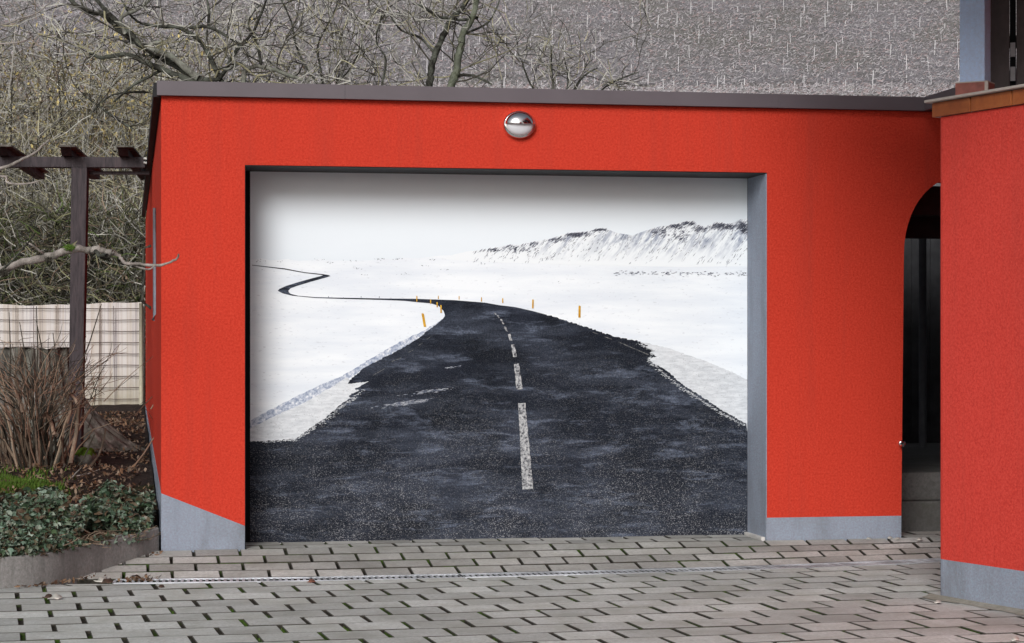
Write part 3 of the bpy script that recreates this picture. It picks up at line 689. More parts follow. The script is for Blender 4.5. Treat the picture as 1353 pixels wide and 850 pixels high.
# drainage channel
DG = empty('drain_channel', DR[3]); tag(DG, 'narrow galvanised slotted drain grate running across the driveway before the garage', 'drain')
o0 = DR[3]; path = []
for p, q in zip(DR[:-1], DR[1:]):
    if q.x < -2.4 or p.x > 3.3: continue
    p_ = p if p.x > -2.6 else Vector((-2.02, drain_y(-2.02), 0)); path.append(p_)
path.append(Vector((3.3, drain_y(3.3), 0)))
path = [Vector((-2.05, drain_y(-2.05), 0))]+[p for p in path if p.x > -2.0]
mf = MB(); mg = MB(); md = MB()
for p, q in zip(path[:-1], path[1:]):
    d = (q-p).normalized(); n = Vector((-d.y, d.x, 0)); L = (q-p).length; c = (p+q)/2-o0
    for s in (-1, 1): mf.obox(c+n*0.081*s+Vector((0, 0, -0.001)), d*L/2, n*0.010, Vector((0, 0, 0.004)))
    md.obox(c+Vector((0, 0, -0.04)), d*L/2, n*0.085, Vector((0, 0, 0.005)))
    k = 0.0
    while k < L:
        mg.obox(p-o0+d*k+Vector((0, 0, -0.001)), d*0.0075, n*0.071, Vector((0, 0, 0.0015))); k += 0.0315
mf.build('frame', m_galv, DG); mg.build('grate', m_galv, DG); md.build('channel_bottom', m_black, DG)

# ground beyond, one sheet to the horizon; vineyard hill
def hill_z(x, y):
    prof = [(-60, -0.05), (11.5, -0.05), (12.5, 0.2), (24, 0.50), (60, 4), (130, 12), (200, 25.0), (232, 39.8), (300, 68), (420, 100)]
    for (a, za), (b, zb) in zip(prof[:-1], prof[1:]):
        if a <= y <= b:
            f = (y-a)/(b-a); z = za+(zb-za)*f; break
    else: z = 100
    if y > 30: z += 0.5*mnoise.noise(Vector((x*0.03, y*0.03, 0)))*min(1, (y-30)/60)
    return z
def m_hill():
    n = N('vineyard_hillside')
    g = n.noise(5.5, 8, 0.85, n.mapping(scale=(1, 0.6, 1)))
    col = n.ramp(g, [(0.33, (0.15, 0.138, 0.148, 1)), (0.5, (0.33, 0.31, 0.33, 1)), (0.66, (0.58, 0.56, 0.59, 1))])
    col = n.mix(n.ramp(n.noise(0.09, 5, 0.6), [(0.42, 0.0), (0.62, 0.5)]), col, (0.22, 0.215, 0.17, 1))
    n.bump(g, 0.8, 0.5); return n.out(col, 0.95, 0, 0.1)
def m_under():
    n = N('undergrowth_earth')
    g = n.noise(1.5, 8, 0.8)
    col = n.ramp(g, [(0.3, (0.025, 0.022, 0.015, 1)), (0.5, (0.085, 0.075, 0.05, 1)), (0.7, (0.16, 0.145, 0.10, 1))])
    n.bump(g, 0.8, 0.2); return n.out(col, 0.95, 0, 0.1)
m_hillm = m_hill()
mb = MB(); ys = [26, 32, 40, 50, 60, 75, 90, 110, 130]+[130+5*i for i in range(1, 35)]+[330, 380, 420]; xs = [-260+10*i for i in range(53)]
vs = [(x, y, hill_z(x, y)) for y in ys for x in xs]; nX = len(xs)
mb.add(vs, [(j*nX+i, j*nX+i+1, (j+1)*nX+i+1, (j+1)*nX+i) for j in range(len(ys)-1) for i in range(nX-1)])
mb.build('hillside', m_hillm, None, True); tag(bpy.data.objects['hillside'], kind='structure')
mb = MB(); mb.add([(-600, -300, -0.09), (600, -300, -0.09), (600, 12.9, -0.09), (-600, 12.9, -0.09)], [(0, 1, 2, 3)])
mb.build('ground', simple('dark_asphalt_ground', (0.07, 0.07, 0.068, 1), 0.9, 0.2, 2), None); tag(bpy.data.objects['ground'], kind='structure')

# ------------------------------------------------------------------ GARDEN BED
EP = [on_z(0, 781), on_z(72, 771.8), on_z(132, 760), on_z(178, 746, 0.03), W(-0.012, 0.02, 0.075)]
EP = [Vector((-7, 9.2, 0)), Vector((-4, 9.95, 0))]+EP
TOPZ = [0.15, 0.15, 0.155, 0.165, 0.178, 0.195, 0.21]
def smooth_path(P, Z, n=6):
    out = []
    for i in range(len(P)-1):
        p0, p1, p2, p3 = P[max(i-1, 0)], P[i], P[i+1], P[min(i+2, len(P)-1)]
        for k in range(n):
            t = k/n
            q = 0.5*((2*p1)+(p2-p0)*t+(2*p0-5*p1+4*p2-p3)*t*t+(3*p1-p0-3*p2+p3)*t**3)
            out.append((q, Z[i]+(Z[i+1]-Z[i])*t))
    out.append((P[-1], Z[-1])); return out
EPS = smooth_path(EP, TOPZ, 12)
for _ in range(90):
    EPS = [EPS[0]]+[((EPS[i-1][0]+EPS[i][0]*2+EPS[i+1][0])/4, (EPS[i-1][1]+EPS[i][1]*2+EPS[i+1][1])/4) for i in range(1, len(EPS)-1)]+[EPS[-1]]
mb = MB(); rows = []
for i, (p, z) in enumerate(EPS):
    d = (EPS[min(i+1, len(EPS)-1)][0]-EPS[max(i-1, 0)][0]); d.z = 0; d.normalize(); n = Vector((-d.y, d.x, 0))
    p = Vector((p.x, p.y, 0)); w = 0.0015*mnoise.noise(p*3)
    rows.append([p+n*w+Vector((0, 0, -0.05)), p+n*(w)+Vector((0, 0, z-0.008)), p+n*(0.008+w)+Vector((0, 0, z)), p+n*0.062+Vector((0, 0, z)), p+n*0.07+Vector((0, 0, z-0.01)), p+n*0.07+Vector((0, 0, -0.05))])
vs = [q for r_ in rows for q in r_]; fs = []
for i in range(len(rows)-1):
    for k in range(5): fs.append((i*6+k, (i+1)*6+k, (i+1)*6+k+1, i*6+k+1))
fs += [(5, 4, 3, 2, 1, 0), tuple((len(rows)-1)*6+k for k in range(6))]
mb.add(vs, fs); ed = mb.build('garden_edging', m_edging, None, True); ed.data.set_sharp_from_angle(angle=0.6)
tag(ed, 'low curved concrete edging stained grey around the ivy bed', 'kerb')
def edge_y(x):
    for (p, _), (q, _) in zip(EPS[:-1], EPS[1:]):
        if p.x <= x <= q.x and q.x > p.x: return p.y+(q.y-p.y)*(x-p.x)/(q.x-p.x)
    return EPS[0][0].y if x < EPS[0][0].x else 11.76
def side_x(y):              # garage side wall
    return A.x+EY.x*((y-A.y)/EY.y) if y > A.y else A.x-0.01
def bed_z(x, y):
    e = y-edge_y(x) if x > -7 else 1
    z = 0.145+min(max(e, 0), 1.0)*0.09+max(0, y-11.8)*0.0255
    z += 0.035*mnoise.noise(Vector((x*1.3, y*1.3, 0)))+0.012*mnoise.noise(Vector((x*6, y*6, 3)))
    if y > 24: z = max(z, hill_z(x, y)-0.02)*0.6+z*0.4
    return z
mb = MB(); NXb = 90; NYb = 110; grid = []
for j in range(NYb+1):
    f = j/NYb; row = []
    for i in range(NXb+1):
        g = i/NXb; x0 = -14+(A.x-0.012+14)*g**0.6
        y = edge_y(max(x0, -7))+0.05+(28-edge_y(max(x0, -7)))*f**1.7
        x = x0 if y < A.y else x0+(side_x(y)-A.x)*g**3
        row.append((x, y, bed_z(x, y)))
    grid.append(row)
mb.add([p for r_ in grid for p in r_], [(j*(NXb+1)+i, j*(NXb+1)+i+1, (j+1)*(NXb+1)+i+1, (j+1)*(NXb+1)+i) for j in range(NYb) for i in range(NXb)])
mb.build('garden_soil', m_soil, None, True); tag(bpy.data.objects['garden_soil'], kind='structure')
# ground right and behind of the buildings, so nothing is open from the side
mb = MB(); mb.add([(-14, 28, 0.45), (40, 28, 0.45), (40, 12.9, -0.02), (3.0, 12.9, -0.02), (-1, 22, 0.0)], [(4, 3, 2, 1, 0)])
mb.build('yard_ground', simple('yard_earth', (0.08, 0.07, 0.055, 1), 0.95, 0.3, 4), None); tag(bpy.data.objects['yard_ground'], kind='structure')

def leaf(mb, P, size, r, tilt=0.6, lobed=True, m=0):
    a = r.uniform(0, 6.283); q = Matrix.Rotation(a, 3, 'Z') @ Matrix.Rotation(r.gauss(0, tilt), 3, 'X') @ Matrix.Rotation(r.gauss(0, tilt*0.6), 3, 'Y')
    if lobed: o = [(0, -0.5), (0.32, -0.42), (0.55, 0.0), (0.25, 0.02), (0.0, 0.6), (-0.25, 0.02), (-0.55, 0.0), (-0.32, -0.42)]
    else: o = [(0, -0.6), (0.28, -0.2), (0.22, 0.3), (0, 0.7), (-0.22, 0.3), (-0.28, -0.2)]
    vs = [P+q @ Vector((x*size, y*size, -0.12*size*abs(x)*4*abs(x))) for x, y in o]
    vs = [P+q @ Vector((0, 0, 0.02*size))]+vs; n = len(o)
    mb.add(vs, [(0, 1+i, 1+(i+1) % n) for i in range(n)], m)
# ivy
mb = MB(); r = random.Random(21); cnt = 0
while cnt < 19000:
    x = r.uniform(-3.6, A.x-0.03); ey = edge_y(x); y = ey+0.03+r.random()**1.15*2.4
    if x > A.x-0.05 and y > 11.7: continue
    if x > side_x(y)-0.04: continue
    u = CU+x*F/y; back = 1.95+0.35*mnoise.noise(Vector((x*2, 0, 0)))-0.25*max(0, (u-110)/100)
    if y-ey > back: continue
    dens = mnoise.noise(Vector((x*3, y*3, 1)))
    if dens < -0.22+0.35*((y-ey)/back): continue
    if y-ey > 0.52*back and u < 72 and r.random() < 0.85: continue
    hgt = 0.17*math.sin(math.pi*min(1, max(0.03, (y-ey)/back*0.9+0.12)))*(1+0.7*mnoise.noise(Vector((x*5, y*5, 4))))
    z = bed_z(x, y)+hgt*r.random()**0.5
    low = (y-ey) < 0.10
    leaf(mb, Vector((x, y, z)), r.uniform(0.018, 0.052)*(0.7 if low else 1), r, 0.75); cnt += 1
iv = mb.build('ivy_ground_cover', m_ivy, None); tag(iv, 'dark green ivy covering the front of the garden bed behind the concrete edging', 'ivy', kind='stuff')
mbq = MB(); r = random.Random(27)
for k in range(900):
    x = r.uniform(-3.2, A.x-0.06); y = edge_y(x)+r.uniform(0.0, 0.06); leaf(mbq, Vector((x, y, bed_z(x, y)+r.uniform(0.0, 0.05))), r.uniform(0.015, 0.045), r, 0.9)
tag(mbq.build('ivy_fringe', m_ivy, None), 'fringe of small ivy leaves spilling along the top of the concrete edging', 'ivy', kind='stuff')
# trailing runners and twigs under it
mb = MB(); r = random.Random(22)
for k in range(420):
    x = r.uniform(-3.4, A.x-0.06); y = edge_y(x)+r.uniform(0.04, 0.35)
    p = Vector((x, y, bed_z(x, y)+0.02)); pts = [p]
    for i in range(4):
        p = p+Vector((r.uniform(-0.06, 0.06), r.uniform(-0.04, 0.04), r.uniform(-0.02, 0.025))); pts.append(p)
    mb.tube(pts, [0.003, 0.003, 0.002, 0.002, 0.001], 4, 0, False)
mb.build('ivy_runners', t_brown, None); tag(bpy.data.objects['ivy_runners'], 'tangle of thin brown ivy runners under the leaves', 'ivy', kind='stuff')
# leaf litter
mb = MB(); r = random.Random(23)
for k in range(16000):
    y = 11.0+r.random()**1.3*11; x = r.uniform(-4.6-(y-11)*0.12, side_x(y)-0.03)
    if y < edge_y(x)+0.07: continue
    if mnoise.noise(Vector((x*1.5, y*1.0, 7))) < -0.25: continue
    leaf(mb, Vector((x, y, bed_z(x, y)+r.uniform(0.005, 0.03))), r.uniform(0.012, 0.038), r, 0.6, False)
mb.build('leaf_litter', m_litter, None); tag(bpy.data.objects['leaf_litter'], 'brown dead leaves scattered over the dark soil', 'leaves', kind='stuff')
# moss patch
mb = MB(); r = random.Random(24)
for k in range(7000):
    P = on_z(20+r.gauss(0, 26), 650+r.gauss(0, 5), 0.25); P.z = bed_z(P.x, P.y)
    if mnoise.noise(Vector((P.x*4, P.y*3, 0))) < -0.2: continue
    a = r.uniform(0, 6.28); d = Vector((math.cos(a), math.sin(a), 0)); l = r.uniform(0.015, 0.05)
    mb.add([P-d*0.006, P+d*0.006, P+Vector((d.y, -d.x, 0))*l*0.5+Vector((0, 0, l))], [(0, 1, 2)])
mb.build('moss_patch', m_grass, None); tag(bpy.data.objects['moss_patch'], 'bright green mossy grass patch behind the ivy at the left edge', 'grass', kind='stuff')
# sticks lying on the bed
def stick(name, pix, z, rad, m, label, cat):
    mb = MB(); pts = []
    for i, (u, v) in enumerate(pix):
        P = on_z(u, v, z[i]); pts.append(P)
    mb.tube(pts, rad, 6); o = mb.build(name, m, None, True, loc=pts[0]); tag(o, label, cat); return o
stick('fallen_twig', [(112, 615), (100, 626), (88, 640)], [0.42, 0.34, 0.27], [0.004, 0.008, 0.007], m_barkpale, 'pale thin twig leaning steeply out of the ivy bed', 'twig')
stick('fallen_twig', [(133, 620), (115, 627), (98, 630), (92, 634)], [0.33, 0.32, 0.31, 0.29], [0.003, 0.006, 0.007, 0.004], m_barkpale, 'long pale twig lying flat across the soil behind the ivy', 'twig')
stick('fallen_twig', [(60, 622), (62, 632), (72, 645)], [0.40, 0.33, 0.27], [0.003, 0.005, 0.004], t_yell, 'short yellowish stalk at the edge of the moss patch', 'twig')

# stump
sp = at(40, 590, 17.2); sp.z = bed_z(sp.x, sp.y)-0.03
ST = empty('tree_stump', sp); tag(ST, 'broad grey grooved tree stump with flaring roots in front of the pale fence', 'tree stump')
mb = MB(); na = 260; lv = [(0, 1.12), (0.08, 1.0), (0.2, 0.87), (0.35, 0.74), (0.5, 0.65), (0.62, 0.60), (0.75, 0.565), (0.86, 0.55)]
lv = [(z0_+(z1_-z0_)*q/5, f0_+(f1_-f0_)*q/5) for (z0_, f0_), (z1_, f1_) in zip(lv[:-1], lv[1:]) for q in range(5)]+[lv[-1]]
for z, f in lv:
    for k in range(na):
        a = 2*math.pi*k/na
        root = max(0, math.cos(a-0.0))**6*0.32+max(0, math.cos(a-2.2))**8*0.25+max(0, math.cos(a+1.9))**6*0.22+max(0, math.cos(a-3.9))**8*0.2
        rr = 0.66*f*(1+root*(max(0, 0.5-z)*2)**1.3)
        gr = 0.045*abs(math.sin(a*11+3*mnoise.noise(Vector((math.cos(a)*2, math.sin(a)*2, z*0.6)))))+0.035*mnoise.noise(Vector((math.cos(a)*9, math.sin(a)*9, z*1.8)))+0.03*abs(mnoise.noise(Vector((math.cos(a)*24, math.sin(a)*24, z*3))))
        mb.v.append(((rr-gr)*math.cos(a), (rr-gr)*math.sin(a)*0.9, z*0.97+(0.03*mnoise.noise(Vector((a*2, 0, 5))) if z > 0.8 else 0)))
for i in range(len(lv)-1):
    for k in range(na):
        k2 = (k+1) % na; mb.f.append((i*na+k, i*na+k2, (i+1)*na+k2, (i+1)*na+k)); mb.m.append(0)
mb.build('trunk', m_stump, ST, True)
mb = MB()
b = (len(lv)-1)*na; 
ring = [(0.66*0.54*math.cos(2*math.pi*k/48), 0.66*0.54*0.9*math.sin(2*math.pi*k/48), 0.838+0.004*(k % 2)) for k in range(48)]
mb.add([(0, 0, 0.85)]+ring, [(0, 1+k, 1+(k+1) % 48) for k in range(48)])
mb.build('cut_face', m_barkpale, ST)
# mossy stone
ms = at(113, 590, 15.6); ms.z = bed_z(ms.x, ms.y)
bm = bmesh.new(); bmesh.ops.create_icosphere(bm, subdivisions=4, radius=1)
for v in bm.verts:
    v.co *= 1+0.22*mnoise.noise(v.co*1.6)+0.06*mnoise.noise(v.co*6); v.co = Vector((v.co.x*0.085, v.co.y*0.08, v.co.z*0.075))
me = bpy.data.meshes.new('mossy_stone'); bm.to_mesh(me); bm.free(); me.materials.append(m_conc); me.materials.append(m_moss)
for p in me.polygons:
    p.use_smooth = True; p.material_index = 1 if p.center.z > 0.02+0.02*mnoise.noise(p.center*40) else 0
o = bpy.data.objects.new('mossy_stone', me); COL.objects.link(o); o.location = ms+Vector((0, 0, 0.05)); tag(o, 'small stone with bright moss cap at the foot of the pergola post', 'stone')

# ------------------------------------------------------------------ TWIG TOOLS
def wander(p, d, length, n, r, curl=0.35, up=0.0):
    pts = [p]; st = length/n
    for i in range(n):
        d = (d+Vector((r.gauss(0, curl), r.gauss(0, curl), r.gauss(0, curl)+up))*0.5).normalized(); p = p+d*st; pts.append(p)
    return pts, d
def branchy(mb, p, d, length, rad, depth, r, curl=0.3, up=0.05, kids=4, mats=(0,), spread=0.9, minr=0.004, sides=None):
    n = 5 if depth > 1 else 3
    pts, de = wander(p, d, length, n, r, curl, up)
    rads = [max(minr, rad*(1-0.55*i/n)) for i in range(n+1)]
    if depth == 0: rads[-1] = minr*0.6
    mb.tube(pts, rads, sides or (7 if depth > 2 else 4 if depth > 0 else 3), mats[min(depth, len(mats)-1)] if not callable(mats) else mats(depth), False)
    if depth > 0:
        for k in range(kids):
            i = r.randint(1, n) if k else n
            di = (pts[i]-pts[i-1]).normalized()
            nd = (di+Vector((r.gauss(0, 1), r.gauss(0, 1), r.gauss(0, 0.8)))*spread*0.6).normalized()
            branchy(mb, pts[i], nd, length*r.uniform(0.5, 0.75), rads[i]*r.uniform(0.5, 0.72), depth-1, r, curl, up, kids, mats, spread, minr)
    return pts

# pruned shrub with cut stems in front of the stump
SH = empty('pruned_shrub', at(45, 612, 15.4)); SH.location.z = bed_z(SH.location.x, 15.4)
tag(SH, 'leafless pruned shrub of brown upright stems in front of the stump', 'shrub')
r = random.Random(31)
mb = MB()
for k in range(150):
    a = r.uniform(0, 6.28); rr = abs(r.gauss(0, 0.13)); p = Vector((rr*math.cos(a)*1.3, rr*math.sin(a), -0.05))
    lean = Vector((math.cos(a)*0.35*rr/0.15+r.gauss(0, 0.15), math.sin(a)*0.3, 1)).normalized()
    L = r.uniform(0.22, 0.58)*(1 if r.random() < 0.7 else 0.7)
    pts, de = wander(p, lean, L, 5, r, 0.22, 0.05); th = r.uniform(0.004, 0.013)
    mb.tube(pts, [th, th*0.95, th*0.9, th*0.82, th*0.75, th*0.6], 5, r.choice([0, 0, 1, 2, 3, 3]))
mb.build('stems', [m_bark('brown_shrub_stems', (0.03, 0.02, 0.016), (0.13, 0.085, 0.062), (0.27, 0.20, 0.16), 14, 0.15), t_red, t_brown, t_dark], SH)
mb = MB()
for k in range(260):
    a = r.uniform(0, 6.28); rr = abs(r.gauss(0, 0.22)); p = Vector((rr*math.cos(a)*1.1, rr*math.sin(a), r.uniform(0.15, 0.6)))
    branchy(mb, p, Vector((math.cos(a)*0.6, math.sin(a)*0.4, r.uniform(0.2, 1.2))).normalized(), r.uniform(0.1, 0.36), 0.0045, 1, r, 0.25, 0.03, 2, lambda d: r.choice([0, 1, 2]), 0.9, 0.0022)
for (u0, v0, u1, v1) in [(48, 510, 48, 405), (12, 520, 12, 412), (38, 520, 26, 426), (100, 500, 134, 402), (60, 500, 48, 424), (75, 510, 70, 440)]:
    p0 = at(u0, v0, 15.4)-SH.location; p1 = at(u1, v1, 15.4)-SH.location; ms_ = MB(); ms_.tube([p0, (p0+p1)/2+Vector((0.01, 0, 0)), p1], [0.006, 0.005, 0.003], 5, 0); ms_.build('long_shoot', t_dark, SH)
mb.build('twigs', [t_red, t_brown, t_dark], SH)
m_cut = m_bark('cut_stem_bark', (0.06, 0.04, 0.03), (0.22, 0.14, 0.10), (0.38, 0.29, 0.23), 14, 0.2)
for (u0, v0, u1, v1, w) in [(93, 612, 105, 535, 0.024), (103, 535, 92, 520, 0.02), (97, 520, 96, 505, 0.017), (72, 575, 60, 545, 0.022), (30, 545, 12, 500, 0.017), (88, 560, 95, 530, 0.018)]:
    mb = MB(); mb.tube([at(u0, v0, 15.1)-SH.location, at((u0+u1)/2+2, (v0+v1)/2, 15.12)-SH.location, at(u1, v1, 15.1)-SH.location], [w*0.7, w*0.66, w*0.6], 8)
    mb.build('cut_stub', m_cut, SH, True)

# ------------------------------------------------------------------ PERGOLA
PG = empty('pergola', at(106, 600, 16.4)); PG.location.z = bed_z(PG.location.x, 16.4)-0.05; PG.rotation_euler = (0, 0, TH*0.3)
tag(PG, 'dark timber pergola with one post, a cross beam and short rafters beside the garage', 'pergola')
Pl = PG.location
zb0 = at(0, 222, 16.4).z-Pl.z; zb1 = at(0, 208, 16.4).z-Pl.z
xl = at(-120, 215, 16.4).x-Pl.x; xr = at(192, 215, 16.4).x-Pl.x
mb = MB(); b_ = 0.06
mb.hexa([Vector((-0.05-0.035, -b_, 0)), Vector((0.05-0.035, -b_, 0)), Vector((0.05-0.035, b_, 0)), Vector((-0.05-0.035, b_, 0))], [Vector((-0.06, -b_, zb0)), Vector((0.062, -b_, zb0)), Vector((0.062, b_, zb0)), Vector((-0.06, b_, zb0))])
mb.build('post', m_post, PG, bevel=0.006)
mb = MB(); mb.box(xl, xr, -0.045, 0.045, zb0, zb1); mb.build('beam', m_post, PG, bevel=0.005)
mb = MB(); mb.box(-0.06, xr+0.02, 0.05, 0.09, zb0-0.045, zb0-0.02); mb.build('brace', m_post, PG)
for u in (-62, 8, 90, 164):
    x = at(u, 215, 16.4).x-Pl.x; mb = MB()
    z0_ = zb1+0.002; z1_ = zb1+0.052
    mb.prism([(-0.22, z0_+0.045), (-0.12, z0_), (2.3, z0_), (2.3, z1_), (-0.22, z1_)], lambda y, z: Vector((x-0.035+y*-0.05, y, z)), lambda y, z: Vector((x+0.04+y*-0.05, y, z)))
    mb.prism([(-0.30, z1_+0.001), (2.2, z1_+0.001), (2.2, z1_+0.015), (-0.30, z1_+0.015)], lambda y, z: Vector((x-0.04+y*-0.05, y, z)), lambda y, z: Vector((x+0.085+y*-0.05, y, z)), 1)
    mb.build('rafter', [m_post, m_stump], PG)
for dz in (0.0, -0.032):
    mb = MB(); p = Vector((xr-0.01, -0.05, (zb0+zb1)/2+0.03+dz)); mb.tube([p, p+Vector((0.085, 0.0, -0.012))], 0.009, 8); mb.build('fixing_rod', m_white, PG)

# ------------------------------------------------------------------ FENCE
FY = 23.6; fl = at(-150, 400, FY).x; fr_ = at(190.5, 400, FY).x; fz0 = at(0, 548, FY).z; fz1 = at(0, 401, FY).z
FN = empty('garden_fence', (fr_, FY, fz0)); tag(FN, 'pale reed screen fence behind rusty wire mesh at the back of the garden', 'fence')
def m_reed():
    n = N('bleached_reed_screen')
    g = n.noise(11, 4, 0.75, n.mapping(scale=(1, 1, 0.01)))
    col = n.ramp(g, [(0.30, (0.20, 0.16, 0.15, 1)), (0.42, (0.55, 0.50, 0.45, 1)), (0.55, (0.64, 0.61, 0.60, 1)), (0.75, (0.66, 0.64, 0.60, 1))])
    g2 = n.noise(30, 3, 0.75, n.mapping(scale=(1, 1, 0.02)))
    col = n.mix(n.ramp(g2, [(0.52, 0.0), (0.66, 0.55)]), col, (0.30, 0.27, 0.31, 1))
    sp = n.n('ShaderNodeSeparateXYZ'); n.l(n.tc.outputs['Object'], sp.inputs[0])
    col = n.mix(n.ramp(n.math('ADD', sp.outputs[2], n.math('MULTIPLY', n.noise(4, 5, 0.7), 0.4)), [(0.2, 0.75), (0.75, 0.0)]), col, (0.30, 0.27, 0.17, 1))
    n.bump(g2, 0.5, 0.01); return n.out(col, 0.85, 0, 0.1)
mb = MB(); n_ = 80; vs = []
for i in range(n_+1):
    x = (fl-fr_)*i/n_; y = 0.005*math.sin(x*5)+0.003*math.sin(x*13)
    tz = fz1-fz0+0.02*math.sin(x*2.1+1)+0.006*math.sin(x*11)+0.0*x
    for yy in (y, y+0.03): vs += [(x, yy, -0.05), (x, yy, tz)]
fs = []
for i in range(n_):
    a = i*4; fs += [(a, a+4, a+5, a+1), (a+2, a+3, a+7, a+6), (a+1, a+5, a+7, a+3)]
fs += [(0, 1, 3, 2)]
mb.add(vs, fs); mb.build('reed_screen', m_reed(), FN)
mb = MB(); k = 0; rw = random.Random(2)
for k in range(9):
    z = fz1-fz0-0.06-0.125*k; mb.tube([((fl-fr_)*i/20, -0.045, z+0.0025*math.sin(i*1.7+k)) for i in range(21)], 0.0045, 4)
x = -0.02
while x > fl-fr_:
    mb.tube([(x, -0.05, 0), (x+rw.uniform(-0.02, 0.02), -0.05, fz1-fz0-0.03)], 0.0042, 4); x -= rw.uniform(0.17, 0.3)
mb.build('wire_mesh', simple('rusty_wire', (0.10, 0.07, 0.06, 1), 0.8, 0.3, 10), FN)
for x in (-0.02, -2.6, -5.2):
    mb = MB(); mb.tube([(x, -0.08, -0.2), (x, -0.08, fz1-fz0+0.0)], 0.022, 8); mb.build('post', simple('cream_post', (0.45, 0.42, 0.32, 1), 0.7), FN, True)

# ------------------------------------------------------------------ TREES AND BUSHES
def polytree(name, label, cat, base, limbs, dd, mats, seed, twn=10, twl=0.8, twd=2, trunk=None, group=None, kids=3, minr=0.006, moss=None):
    """limbs: list of (pixel polyline, radii px, mat index); built at distance dd with depth scatter"""
    r = random.Random(seed); E = empty(name, base); tag(E, label, cat, group)
    mt = MB(); mc = MB()
    for pl, rp, mi in limbs:
        n = len(pl); off = r.uniform(-0.3, 0.3)
        pts = []
        for i, (u, v) in enumerate(pl):
            pts.append(at(u, v, dd+off*i/max(1, n-1)+r.uniform(-0.04, 0.04))-E.location)
        P = []; Rr_ = []
        for i in range(n-1):
            p0, p1, p2, p3 = pts[max(i-1, 0)], pts[i], pts[i+1], pts[min(i+2, n-1)]
            for k in range(4):
                t = k/4; P.append(0.5*((2*p1)+(p2-p0)*t+(2*p0-5*p1+4*p2-p3)*t*t+(3*p1-p0-3*p2+p3)*t**3)+Vector((r.gauss(0, 1), r.gauss(0, 1), r.gauss(0, 1)))*0.25*(rp[0]*dd/F)*0.5)
                Rr_.append((rp[0]+(rp[1]-rp[0])*(i+t)/(n-1))*dd/F*r.uniform(0.9, 1.12)*(1.2 if dd > 20 else 1))
        P.append(pts[-1]); Rr_.append(rp[1]*dd/F*0.8)
        mt.tube(P, Rr_, 8, mi)
        L = sum((P[i+1]-P[i]).length for i in range(len(P)-1))
        for k in range(int(twn*L)):
            i = r.randint(0, len(P)-2); dv = (P[i+1]-P[i]).normalized()
            nd = (dv*0.3+Vector((r.gauss(0, 1), r.gauss(0, 0.8), r.gauss(0.25, 0.8)))).normalized()
            branchy(mc, P[i], nd, twl*r.uniform(0.4, 1.1), min(Rr_[i]*0.5, 0.014), twd, r, 0.35, 0.04, kids, lambda d: 3 if r.random() < 0.25 else (2 if r.random() < 0.4 else r.choice([0, 1])), 1.0, minr)
    if trunk:
        mt.tube([Vector(p)-E.location for p in trunk[0]], trunk[1], 10, 0)
    mt.build('trunk', mats[:2] if len(mats) > 2 else mats, E, True); mc.build('crown', [t_grey, t_olive, t_dark, t_pale], E)
    return E
# the nearby fruit tree whose trunk stands left of the frame, reaching in front of the garage corner
b0 = Vector((-3.15, 11.35, bed_z(-3.15, 11.35)))
polytree('fruit_tree', 'pale lichened fruit tree limb reaching from the left across the pergola post', 'tree', b0,
    [([(-110, 385), (-50, 368), (0, 357), (30, 347), (62, 340), (82, 333), (100, 329), (118, 331), (128, 328), (140, 333), (150, 333)], (5.4, 4.3), 0),
     ([(126, 331), (131, 338), (142, 337)], (3, 2.5), 1),
     ([(150, 333), (160, 341), (166, 348), (185, 349), (203, 351), (218, 349), (232, 343), (236, 336)], (2.6, 1.3), 0),
     ([(168, 347), (180, 352), (196, 356), (205, 350)], (1.4, 1.0), 0), ([(-40, 372), (0, 358), (24, 336), (47, 308)], (1.8, 0.9), 1),
     ([(36, 320), (48, 328), (58, 336)], (1.0, 1.6), 0), ([(-90, 230), (0, 222), (26, 212), (45, 203), (57, 192), (66, 184)], (2.4, 1.0), 0),
     ([(-90, 250), (0, 233), (10, 242), (35, 243), (57, 238)], (2.0, 1.0), 0), ([(190, 352), (191, 365), (188, 380)], (1.0, 1.8), 1),
     ([(-60, 30), (0, 33), (25, 25), (48, 18), (68, 2)], (1.3, 0.7), 0), ([(-60, 60), (0, 58), (30, 55), (42, 48)], (1.2, 0.8), 0)],
    11.0, [m_barkpale, m_barkdark], 5, 1.2, 0.10, 0, ([b0-Vector((0, 0, 0.1)), b0+Vector((0.05, -0.05, 0.7)), Vector((-3.12, 11.1, 1.45)), Vector((-3.1, 11.05, 2.2)), Vector((-3.0, 11.0, 3.1))], [0.12, 0.095, 0.08, 0.06, 0.04]), None, 2, 0.0018)
# a pad of moss on the limb
ft = [o for o in bpy.data.objects if o.name == 'fruit_tree'][0]
for (u, v, rx, ry) in [(92, 327, 9, 5), (140, 340, 8, 4), (64, 343, 5, 4), (5, 360, 7, 6)]:
    mb = MB(); r = random.Random(int(u)); c = at(u, v, 10.98)-ft.location
    for k in range(420):
        p = c+Vector((r.gauss(0, rx*0.35), r.gauss(0, 4)*0.6, r.gauss(0, ry*0.33)))*10.98/F; a = r.uniform(0, 6.28); q = Vector((math.cos(a), r.gauss(0, 0.6), math.sin(a)))*0.006
        mb.add([p-q*0.5, p+Vector((q.z, 0.002, -q.x))*0.6, p+q], [(0, 1, 2)])
    mb.build('moss_pad', m_grass if u == 92 else t_dark, ft)
